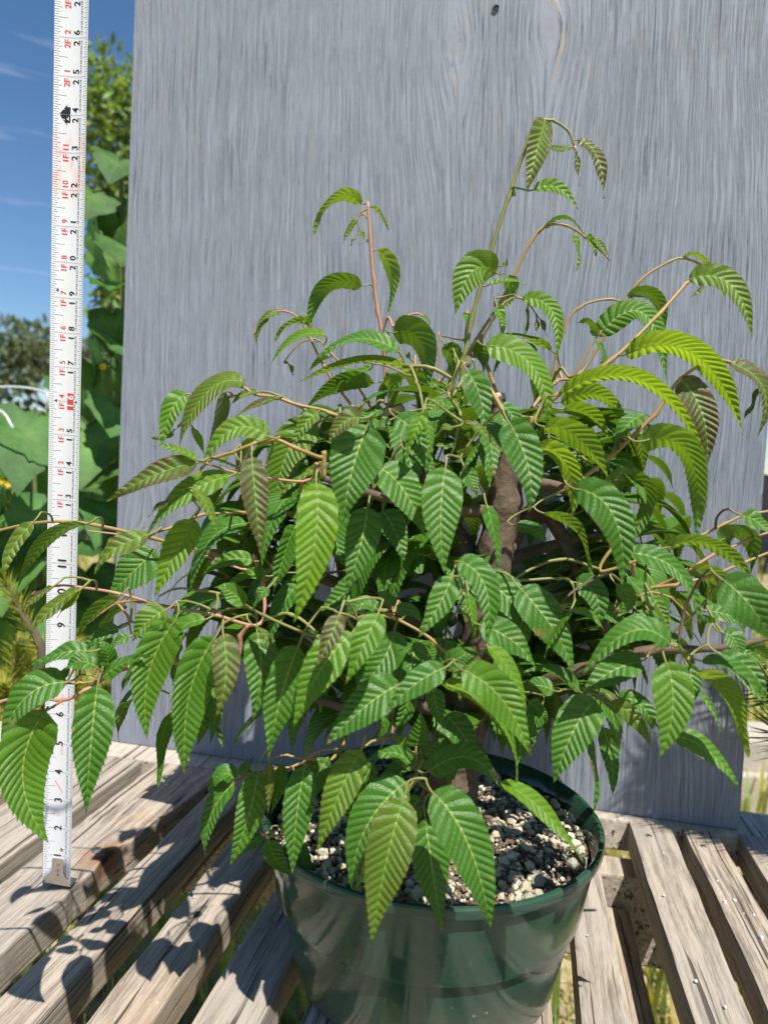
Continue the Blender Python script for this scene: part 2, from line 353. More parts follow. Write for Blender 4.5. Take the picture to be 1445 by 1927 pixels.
# ------------------------------------------------------------------ bench
PHI = math.radians(10.7); UX = Vector((math.cos(PHI), -math.sin(PHI), 0)); VX = Vector((math.sin(PHI), math.cos(PHI), 0))
def uv2w(u, v, z): return UX*u + VX*v + Vector((0, 0, z))
bench = empty('slatted_bench', (0, 0, GZ), 'weathered grey wooden slatted bench top under the green plant pot', 'bench', rz=-PHI)
def plank(name, x0, x1, y0, y1, z0, z1, mat, parent, jit=0.0012, n=22, notch=None, along='y'):
    """a plank with slightly wandering, worn edges; local z is measured from the ground"""
    bm = bmesh.new(); rows = []
    ph = random.uniform(0, 9); ph2 = random.uniform(0, 9); sag = random.uniform(-0.0015, 0.0015)
    for i in range(n+1):
        t = i/n
        if along == 'y':
            y = y0+(y1-y0)*t
            a = x0+jit*math.sin(t*9+ph)+random.uniform(-jit, jit)*.6; c = x1+jit*math.sin(t*7+ph2)+random.uniform(-jit, jit)*.6
            if notch: c += notch(y)
            zt = z1+sag*math.sin(math.pi*t)+random.uniform(-1, 1)*.0004
            q = [(a, y, z0), (c, y, z0), (c, y, zt), (a, y, zt)]
        else:
            x = x0+(x1-x0)*t
            a = y0+random.uniform(-jit, jit); c = y1+random.uniform(-jit, jit)
            q = [(x, a, z0), (x, a, z1), (x, c, z1), (x, c, z0)]
        rows.append([bm.verts.new(p) for p in q])
    for i in range(n):
        for k in range(4): bm.faces.new((rows[i][k], rows[i][(k+1) % 4], rows[i+1][(k+1) % 4], rows[i+1][k]))
    bm.faces.new(rows[0][::-1]); bm.faces.new(rows[-1])
    bmesh.ops.recalc_face_normals(bm, faces=bm.faces)
    long_e = [e for e in bm.edges if len(e.link_faces) == 2 and e.calc_face_angle(0) > 0.9]
    bmesh.ops.bevel(bm, geom=long_e, offset=0.0022, segments=2, affect='EDGES', profile=0.6)
    me = bpy.data.meshes.new(name); bm.to_mesh(me); bm.free(); me.materials.append(mat)
    o = bpy.data.objects.new(name, me); COL.objects.link(o); o.parent = parent
    return o
H = -GZ
def notch(y):   # rotted bite out of one slat edge
    return -0.006+max(0, y-.58)*.13-0.004*max(0, 1-abs((y-0.585)/0.03)**2)-0.003*max(0, 1-abs((y-0.53)/0.012)**2)
SL = [(-0.80, -0.757), (-0.735, -0.685), (-0.665, -0.60), (-0.585, -0.53), (-0.512, -0.435), (-0.415, -0.346), (-0.322, -0.285), (-0.257, -0.214), (-0.190, -0.148), (-0.122, -0.082), (-0.058, -0.018),
      (0.002, 0.040), (0.060, 0.094), (0.135, 0.176), (0.188, 0.223), (0.243, 0.283), (0.303, 0.343), (0.365, 0.402), (0.424, 0.465)]
for k, (a, c) in enumerate(SL):
    nt = notch if k == 5 else None
    plank('slat', a, c, -0.06, 0.786 + random.uniform(-0.004, 0.004), H-0.032, H, M['wood_rust'] if k == 5 else M['wood'], bench, notch=nt, n=60 if nt else 22)
plank('rail', -0.86, 0.62, 0.788, 0.852, H-0.036, H-0.002, M['wood_pale'], bench, along='x', n=30)
plank('beam', -0.84, 0.52, 0.735, 0.772, H-0.125, H-0.034, M['wood'], bench, along='x', n=20)
plank('beam', -0.84, 0.52, 0.30, 0.338, H-0.125, H-0.034, M['wood'], bench, along='x', n=20)
plank('beam', -0.84, 0.52, -0.04, 0.0, H-0.125, H-0.034, M['wood'], bench, along='x', n=20)
plank('stretcher', 0.100, 0.128, 0.02, 0.73, H-0.125, H-0.065, M['wood'], bench)
for lx in (-0.80, 0.44):
    for ly in (0.0, 0.70): plank('leg', lx, lx+0.07, ly+0.002, ly+0.034, 0, H-0.034, M['wood'], bench, n=6)
bw = plank('shelf_board', 0.10, 0.30, 0.05, 0.70, 0.34, 0.362, M['wood_pale'], bench)
plank('shelf_board', 0.32, 0.50, 0.05, 0.70, 0.34, 0.362, M['wood_pale'], bench)
for lx in (-0.815, 0.455):
    plank('shelf_rail', lx, lx+0.03, -0.03, 0.75, 0.30, 0.338, M['wood'], bench)
plank('shelf_beam', -0.84, 0.52, 0.35, 0.38, 0.30, 0.338, M['wood'], bench, along='x')
# nail heads in the slats along the beams
mb = MB(); mb.lathe([(0, .0012), (.0022, .0011), (.0032, .0006), (.0034, 0)], 10); nail_me = None
for k, (a, c) in enumerate(SL):
    for y in (0.753, 0.318):
        o = mb.build('nail', M['steel'], bench) if nail_me is None else bpy.data.objects.new('nail', nail_me)
        if nail_me is None: nail_me = o.data
        else: COL.objects.link(o); o.parent = bench
        o.location = ((a+c)/2+random.uniform(-.008, .008), y+random.uniform(-.006, .006), H-0.0004)
o = bpy.data.objects.new('nail', nail_me); COL.objects.link(o); o.parent = bench; o.location = (-0.368, 0.585, H); o.scale = (1.5, 1.5, 1.5)
# white perlite crumbs fallen on the slats
mb = MB(); tints = []
for k in range(26):
    a, c = random.choice(SL[11:17]) if k < 20 else random.choice(SL[5:9]); p = Vector((random.uniform(a+.004, c-.004), random.uniform(0.42, 0.74), 0)); r = random.uniform(.0006, .0018)
    w = UX*p.x+VX*p.y; bm = bmesh.new(); bmesh.ops.create_icosphere(bm, subdivisions=1, radius=r)
    mb.add([w+v.co*random.uniform(.8, 1.2)+Vector((0, 0, r*.7)) for v in bm.verts], [[v.index for v in f.verts] for f in bm.faces]); bm.free()
def set_tint(o, cols):
    a = o.data.color_attributes.new('tint', 'FLOAT_COLOR', 'POINT'); a.data.foreach_set('color', np.asarray(cols, dtype=np.float32).ravel())
o = mb.build('perlite_crumbs', M['granule']); tag(o, 'white perlite crumbs scattered on the bench slats', 'perlite', kind='stuff'); set_tint(o, [(0.75, 0.73, 0.66, 1)]*len(mb.v))

# ------------------------------------------------------------------ backdrop board
BL, BR = Vector((-0.345, 0.909, 0)), Vector((0.392, 0.739, 0)); bd = (BR-BL); bw_ = bd.length; ang = math.atan2(bd.y, bd.x)
mid = (BL+BR)/2; bm = bmesh.new()
t_ = 0.019; hw = bw_/2; TOPZ = 1.12
for (x, z) in ((-hw, 0.0), (hw, 0.0), (hw, TOPZ), (-hw+0.013, TOPZ)):
    bm.verts.new((x, 0, z)); 
for (x, z) in ((-hw, 0.0), (hw, 0.0), (hw, TOPZ), (-hw+0.013, TOPZ)):
    bm.verts.new((x, t_, z))
bm.verts.ensure_lookup_table(); V = bm.verts
for f in ((0, 1, 2, 3), (5, 4, 7, 6), (0, 4, 5, 1), (1, 5, 6, 2), (2, 6, 7, 3), (3, 7, 4, 0)): bm.faces.new([V[i] for i in f])
bmesh.ops.recalc_face_normals(bm, faces=bm.faces)
bmesh.ops.bevel(bm, geom=list(bm.edges), offset=0.0018, segments=2, affect='EDGES')
me = bpy.data.meshes.new('backdrop_board'); bm.to_mesh(me); bm.free(); me.materials.append(M['board'])
board = bpy.data.objects.new('backdrop_board', me); COL.objects.link(board); board.location = (mid.x, mid.y, -0.0025); board.rotation_euler.z = ang
tag(board, 'large grey painted wooden board standing behind the potted tree', 'board')
# knot hole near the top of the board, a shallow dish with the hole's dark painted black
mb = MB(); mb.lathe([(0.0, -0.0004), (0.0035, -0.0004), (0.0055, -0.0002), (0.006, 0.0004)], 14)
kh = mb.build('knot_hole', M['ink'], board); kh.rotation_euler = (math.radians(90), 0, 0); kh.scale = (.6, .8, 1); kh.rotation_euler.y = .5
kw = P(932, 18, 0.80); loc = board.matrix_world
ex = Vector((math.cos(ang), math.sin(ang), 0)); ny = Vector((-math.sin(ang), math.cos(ang), 0))
def board_local(px, py):
    d = P(px, py, 1.0)-CAM; t = (mid-CAM).dot(ny)/d.dot(ny); w = CAM+d*t
    return ((w-mid).dot(ex), w.z+0.0025)
kx, kz = board_local(932, 18); kh.location = (kx, -0.0007, kz)

# ------------------------------------------------------------------ tape measure
TB, TT = Vector((-0.2611, 0.583, 0.0045)), Vector((-0.2312, 0.5129, 0.655))
ta = (TT-TB).normalized(); TL = (TT-TB).length; INCH = TL/26.0
tx = Vector((1, -0.10, 0)); tx = (tx-ta*tx.dot(ta)).normalized(); tn = tx.cross(ta)      # tn faces the camera
if tn.dot(CAM-TB) < 0: tn = -tn
tape = empty('tape_measure', TB, 'white steel tape measure with red and black inch numbers standing upright on the bench', 'tape measure')
tape.matrix_world = Matrix(((tx.x, -tn.x, ta.x, TB.x), (tx.y, -tn.y, ta.y, TB.y), (tx.z, -tn.z, ta.z, TB.z), (0, 0, 0, 1)))
TW = 0.0246                                                       # local: x across, -y to camera, z along
def cup(x): return -0.0026*(abs(x)/(TW/2))**2                      # edges lean to the camera
vs = []; fs = []; nx, nz_ = 10, 60
for side in (0, 1):
    for i in range(nz_+1):
        for j in range(nx+1):
            x = (j/nx-.5)*TW; z = 0.002+i/nz_*31*INCH; vs.append((x, cup(x)+0.00025*side, z))
S_ = (nz_+1)*(nx+1)
for i in range(nz_):
    for j in range(nx):
        a = i*(nx+1)+j; fs.append((a, a+1, a+nx+2, a+nx+1)); fs.append((S_+a, S_+a+nx+1, S_+a+nx+2, S_+a+1))
mesh_obj('blade', vs, fs, M['tape'], tape, smooth=True)
_tc = {}
def text_geo(s, bold=0.0):
    if (s, bold) in _tc: return _tc[(s, bold)]
    c = bpy.data.curves.new('t', 'FONT'); c.body = s; c.size = 1; c.offset = bold; c.align_x = 'CENTER'; c.align_y = 'CENTER'; c.resolution_u = 3
    o = bpy.data.objects.new('t', c); COL.objects.link(o); dg = bpy.context.evaluated_depsgraph_get(); dg.update()
    me = bpy.data.meshes.new_from_object(o.evaluated_get(dg)); vs = [(v.co.x, v.co.y) for v in me.vertices]; fs = [tuple(p.vertices) for p in me.polygons]
    bpy.data.objects.remove(o); bpy.data.curves.remove(c); bpy.data.meshes.remove(me)
    _tc[(s, bold)] = (vs, fs); return vs, fs
def put_text(mb, s, x, z, size, bold=0.012, sx=1.0, lift=0.00012):
    vs, fs = text_geo(s, bold)
    # reading upward: text x -> +z, text y -> -x
    out = []
    for a, b_ in vs:
        xx = x - b_*size; zz = z + a*size*sx; out.append((xx, cup(xx)-lift, zz))
    mb.add(out, [f[::-1] for f in fs])
def bar(mb, x0, x1, z, w, lift=0.0001):
    n = 4; vs = []
    for i in range(n+1):
        x = x0+(x1-x0)*i/n; vs += [(x, cup(x)-lift, z-w/2), (x, cup(x)-lift, z+w/2)]
    mb.add(vs, [(2*i, 2*i+2, 2*i+3, 2*i+1) for i in range(n)])
tick, worn = MB(), MB()
hw = TW/2
for k in range(1, 31*16):
    z = k*INCH/16
    if k % 16 == 0:
        bar(tick, -hw*.98, hw*.98, z, .00022); continue
    ln = .0065 if k % 8 == 0 else .0050 if k % 4 == 0 else .0038 if k % 2 == 0 else .0029
    bar(tick, -hw*.99, -hw+ln*(1.35 if k % 8 == 0 else 1), z, .00024)
    ln2 = .0042 if k % 8 == 0 else .0036 if k % 4 == 0 else .0028 if k % 2 == 0 else .0018
    bar(tick, hw-ln2, hw*.99, z, .00022)
    if k % 2 == 0:
        fr = {2: '1/8', 4: '1/4', 6: '3/8', 8: '1/2', 10: '5/8', 12: '3/4', 14: '7/8'}[k % 16]
        put_text(tick, fr, hw-.0055, z, .0021, .01)
for n in range(1, 30):
    z = n*INCH; black, red = MB(), MB()
    if n <= 12:
        s = str(n); put_text(black, s, -.0008 if n > 2 else -.0006, z-(0.0 if n > 9 else 0.0), .0098 if n > 9 else .0088, .02)
    else:
        d = str(n); x = .0032
        if n == 16:
            mb_ = red; zc = z; sz = .0105
            vs = []
            for i in range(5):
                xx = x-.0026+i*.0052/4; vs += [(xx, cup(xx)-.00011, zc-.0062), (xx, cup(xx)-.00011, zc+.0062)]
            red.add(vs, [(2*i, 2*i+2, 2*i+3, 2*i+1) for i in range(4)])
        else:
            put_text(black, d[0], x, z-.0034, .0066, .022); put_text(black, d[1], x, z+.0034, .0066, .022)
        if n == 24:
            x0 = -.0050
            for sgn in (-1, 1):
                pts = [(x0+.0042, z+sgn*.00025), (x0+.0042, z+sgn*.0052), (x0+.0016, z+sgn*.0052), (x0+.0022, z+sgn*.0072), (x0-.0032, z+sgn*.0004)]
                vv = [(a, cup(a)-.00011, b_) for a, b_ in pts]; black.add(vv, [(0, 1, 2, 3, 4) if sgn > 0 else (4, 3, 2, 1, 0)])
        else:
            f_, i_ = divmod(n, 12); put_text(red, f'{f_}F', -.0034, z-.0040, .0058, .02); put_text(red, str(i_), -.0034, z+.0036, .0056, .02)
    for mb_, mt in ((black, 'ink'), (red, 'red')):
        if mb_.v: mb_.build('numeral', M[mt], tape)
black = MB()
white = MB()
put_text(white, '1', .0032, 16*INCH-.0030, .0070, .03, lift=.00022); put_text(white, '6', .0032, 16*INCH+.0030, .0070, .03, lift=.00022)
put_text(white, '2', -.0036, 24*INCH-.0026, .0052, .02, lift=.00022); put_text(white, 'F', -.0036, 24*INCH+.0026, .0052, .02, lift=.00022)
for n in (16, 19):     # little stud marks
    for sx_ in ((-1, 1) if n == 16 else (-1,)):
        x0 = sx_*.0078; zz = n*INCH if n == 16 else 19.2*INCH
        vv = [(a, cup(a)-.00012, b_) for a, b_ in ((x0-.0012, zz), (x0+.0007, zz-.0013), (x0+.0007, zz+.0013))]; black.add(vv, [(0, 1, 2)])
for i in range(9): bar(worn, -.0042+i*.0007, -.0042+i*.0007+.0011, 3.55*INCH-i*.0012+.003, .0016)
for (zc, xs, m_) in ((6.5, (-.0030, .0010), 6), (2.5, (-.0008,), 3), (4.75, (.0012,), 5)):   # worn, unreadable small print
    for x_ in xs:
        for i in range(m_):
            z_ = zc*INCH+(i-(m_-1)/2)*.0016; bar(worn, x_-.0011, x_+.0011, z_, .0004)
            if i % 2: bar(worn, x_-.0011, x_-.0007, z_+.0005, .0009)
            else: bar(worn, x_+.0006, x_+.0011, z_+.0005, .0009)
for mb_, nm, mt in ((black, 'stud_marks', 'ink'), (tick, 'graduation_marks', 'tick'), (worn, 'worn_red_print', 'pinkink'), (white, 'white_numerals', 'tape')):
    mb_.build(nm, M[mt], tape)['kind'] = 'stuff'
# end hook: stamped plate with rivets, flared lip
bm = MB()
prof = [(-.0044, .0225), (.0044, .0225), (.0052, .0205), (.0052, .0110), (.0068, .0070), (.0112, .0040), (.0118, -.0005), (-.0118, -.0005), (-.0112, .0040), (-.0068, .0070), (-.0052, .0110), (-.0052, .0205)]
n = len(prof); vs = [(x, cup(x)*.4-.0012, z) for x, z in prof]+[(x, cup(x)*.4-.0003, z) for x, z in prof]
bm.add(vs, [tuple(range(n-1, -1, -1)), tuple(range(n, 2*n))]+[(i, (i+1) % n, n+(i+1) % n, n+i) for i in range(n)])
bm.box(-.0118, .0118, -.0012, .0085, -.0016, -.0004)
hook = bm.build('end_hook', M['steel'], tape)
for z in (.0078, .0118, .0172):
    rb = MB(); rb.lathe([(0, .0009), (.0009, .0007), (.0014, .0002), (.0015, 0)], 10); r = rb.build('rivet', M['steel'], hook, True); r.location = (0.0004, -.0013, z); r.rotation_euler = (math.radians(90), 0, 0)
rb = MB(); rb.lathe([(0, .0008), (.0009, .0006), (.0014, .0002), (.0015, 0)], 10); r = rb.build('rivet', M['brass'], tape, True); r.location = (0.0030, -.0003, .0315); r.rotation_euler = (math.radians(90), 0, 0)

# ------------------------------------------------------------------ pot and potting mix
PC = Vector((0.044, 0.516, 0.0)); PH, RT, RB = 0.115, 0.1215, 0.096
def rr(z): return RB+(RT-.002-RB)*(z/PH)
ZS = .058
prof = [(0, 0.001), (RB-.006, 0.001), (RB-.001, 0.003), (RB, 0.006), (rr(ZS)-.0004, ZS), (rr(ZS)+.0028, ZS+.0006), (rr(ZS+.004)+.0030, ZS+.004),
        (rr(.1075)+.0018, .1075), (RT+.0022, .1083), (RT+.0026, .1095), (RT+.0026, .1138), (RT+.0018, .115), (RT-.0006, .115), (RT-.0016, .1140), (rr(.10)-.0012, .10), (rr(.05)-.0022, .05), (rr(.03)-.0022, .03), (0, .03)]
mb = MB(); mb.lathe(prof, 96, (0, 0, 0)); pot = mb.build('plant_pot', M['pot'], smooth=True); pot.location = (PC.x, PC.y, 0.0)
tag(pot, 'dark green glossy plastic nursery pot full of gritty mix on the bench', 'pot')
me = pot.data
me.set_sharp_from_angle(angle=math.radians(32))
SZ = 0.101
# granules: several hundred lumps on a mound of the same mix, one object
vs, fs, cols = [], [], []
bm0 = bmesh.new(); bmesh.ops.create_icosphere(bm0, subdivisions=1, radius=1); iv = np.array([v.co[:] for v in bm0.verts]); jf = [[v.index for v in f.verts] for f in bm0.faces]; bm0.free()
n = 40; RS = rr(SZ)-.0026
base = [(PC.x, PC.y, SZ-.003)]+[(PC.x+RS*r/5*math.cos(a*2*math.pi/n), PC.y+RS*r/5*math.sin(a*2*math.pi/n), SZ-.003) for r in range(1, 6) for a in range(n)]
vs += base; cols += [(0.09, 0.06, 0.04, 1)]*len(base)
fs += [(0, 1+a, 1+(a+1) % n) for a in range(n)]+[(1+(r-1)*n+a, 1+r*n+a, 1+r*n+(a+1) % n, 1+(r-1)*n+(a+1) % n) for r in range(1, 5) for a in range(n)]
PAL = [(.50, .46, .35), (.60, .55, .42), (.40, .38, .29), (.34, .32, .24), (.46, .39, .27), (.18, .10, .055), (.08, .05, .035), (.20, .115, .06), (.07, .045, .03), (.06, .04, .03), (.12, .075, .045), (.44, .44, .39)]
for k in range(6500):
    r = RS*math.sqrt(random.random())*.985; a = random.uniform(0, 2*math.pi); s = min(.0056, .0010+random.expovariate(1/.0009))
    c = random.choice(PAL); big = s > .003
    if big: c = random.choice(PAL[:5])
    if not big and k % 9 == 0: c = (.075, .045, .03)
    el_ = 2.4 if c[0] < .1 and k % 3 == 0 else 1.0
    jit = random.uniform(.8, 1.2); R = Matrix.Rotation(random.uniform(0, 6), 3, 'Z') @ Matrix.Rotation(random.uniform(0, 3), 3, 'X'); Rn = np.array(R)
    q = iv*(s*np.array([el_, random.uniform(.7, 1.1), random.uniform(.55, .9)]))*RNG.uniform(.82, 1.15, (len(iv), 1)); q = q @ Rn.T
    if r > RS-s: r = RS-s
    q += np.array([PC.x+r*math.cos(a), PC.y+r*math.sin(a), SZ+random.uniform(-.003, .003)])
    k0 = len(vs); vs += [tuple(x) for x in q]; fs += [tuple(i+k0 for i in f) for f in jf]; cols += [(c[0]*jit, c[1]*jit, c[2]*jit, 1)]*len(iv)
o = mesh_obj('potting_mix', vs, fs, M['granule']); set_tint(o, cols); tag(o, 'gritty pale pumice and bark potting mix filling the green pot', 'potting mix', kind='stuff')

# ------------------------------------------------------------------ the tree
TRB = Vector((PC.x+.012, PC.y+.004, SZ-.02))
tree = empty('hornbeam_tree', TRB, 'bushy green hornbeam tree with pleated toothed leaves growing in the pot', 'tree')
tree.matrix_world = Matrix.Translation(TRB); TI = -TRB
def T_(mb): mb.v = [(x+TI.x, y+TI.y, z+TI.z) for x, y, z in mb.v]; return mb
NETP, NETR = [], []                       # points and radii of everything woody
def reg(pts, rads):
    for p, r in zip(pts, rads): NETP.append(tuple(p)); NETR.append(r)
def lerp_list(a, n): return [a[0]+(a[1]-a[0])*i/(n-1) for i in range(n)]
# trunk with two limbs that end in old saw cuts
tp = [TRB, P(856, 1440, .525), P(876, 1330, .53), P(905, 1200, .53), P(925, 1080, .53), P(945, 960, .53), P(962, 870, .53), P(988, 785, .535)]
tr_ = [.021, .0185, .0165, .015, .0142, .013, .0115, .0095]
def woody(pts, rads, n=6, wob=.0012):
    sp = spline(pts, n); rs = []
    for i in range(len(sp)):
        t = i/n; k = min(int(t), len(rads)-2); rs.append((rads[k]+(rads[k+1]-rads[k])*(t-k))*(1+random.uniform(-.06, .06)))
    sp = [p+Vector((random.uniform(-wob, wob), random.uniform(-wob, wob), 0)) if 0 < i < len(sp)-1 else p for i, p in enumerate(sp)]
    return sp, rs
sp, rs = woody(tp, tr_); mb = MB(); mb.tube(sp, rs, 12); T_(mb).build('trunk', M['bark'], tree, True); reg(sp, rs)
TOP1 = sp[-1]
limbs = []
for pts, rads in (([P(905, 1200, .53), P(880, 1060, .545), P(800, 920, .545), P(735, 768, .54)], [.012, .0115, .0105, .009]),
                  ([P(950, 930, .53), P(945, 830, .545), P(934, 742, .55)], [.010, .008, .006]),
                  ([P(925, 1080, .53), P(1010, 960, .55), P(1080, 1060, .53), P(1140, 1190, .50)], [.007, .006, .005, .0035]),
                  ([P(880, 1330, .53), P(1000, 1292, .49), P(1110, 1255, .46), P(1220, 1224, .45), P(1310, 1222, .45), P(1400, 1212, .45), P(1470, 1195, .45)], [.006, .005, .0042, .0034, .0026, .002, .0015]),
                  ([P(890, 1260, .53), P(760, 1160, .53), P(640, 1100, .52), P(540, 1070, .51)], [.006, .005, .0042, .003]),
                  ([P(870, 1360, .52), P(760, 1320, .49), P(650, 1330, .47), P(560, 1300, .47)], [.005, .004, .003, .0022]),
                  ([P(945, 960, .53), P(830, 960, .50), P(700, 930, .47), P(610, 900, .45)], [.005, .004, .003, .0022]),
                  ([P(955, 900, .53), P(1080, 930, .50), P(1200, 1050, .47)], [.005, .004, .003]),
                  ([P(890, 1270, .53), P(900, 1230, .60), P(940, 1190, .68)], [.006, .004, .002]),
                  ([P(930, 1060, .53), P(820, 1000, .60), P(700, 960, .67)], [.006, .004, .002]),
                  ([P(930, 1060, .53), P(1060, 1020, .60), P(1160, 1000, .66)], [.006, .004, .002])):
    sp, rs = woody(pts, rads, 8); mb = MB(); mb.tube(sp, rs, 8); limbs.append((T_(mb).build('limb', M['bark'] if rads[0] > .0065 else M['twig'], tree, True), sp[-1], sp[-1]-sp[-2], rads[-1])); reg(sp, rs)
for c, d, r in ((TOP1, tp[-1]-tp[-2], .0108), (limbs[0][1], limbs[0][2], .0102), (limbs[1][1], limbs[1][2], .0066)):
    mb = MB(); mb.lathe([(0, .0008), (r*.55, .0011), (r*.93, .0007), (r, -.0012), (r*1.05, -.004)], 14)
    q = d.normalized().lerp(Vector((-.2, -.35, 1)).normalized(), .5).to_track_quat('Z', 'Y'); o = mb.build('cut_face', M['cut'], tree, True); o.location = c+TI; o.rotation_euler = q.to_euler()

def near(p):
    A = np.array(NETP); d = np.linalg.norm(A-np.array(p), axis=1); i = int(d.argmin()); return Vector(NETP[i]), float(d[i]), NETR[i]
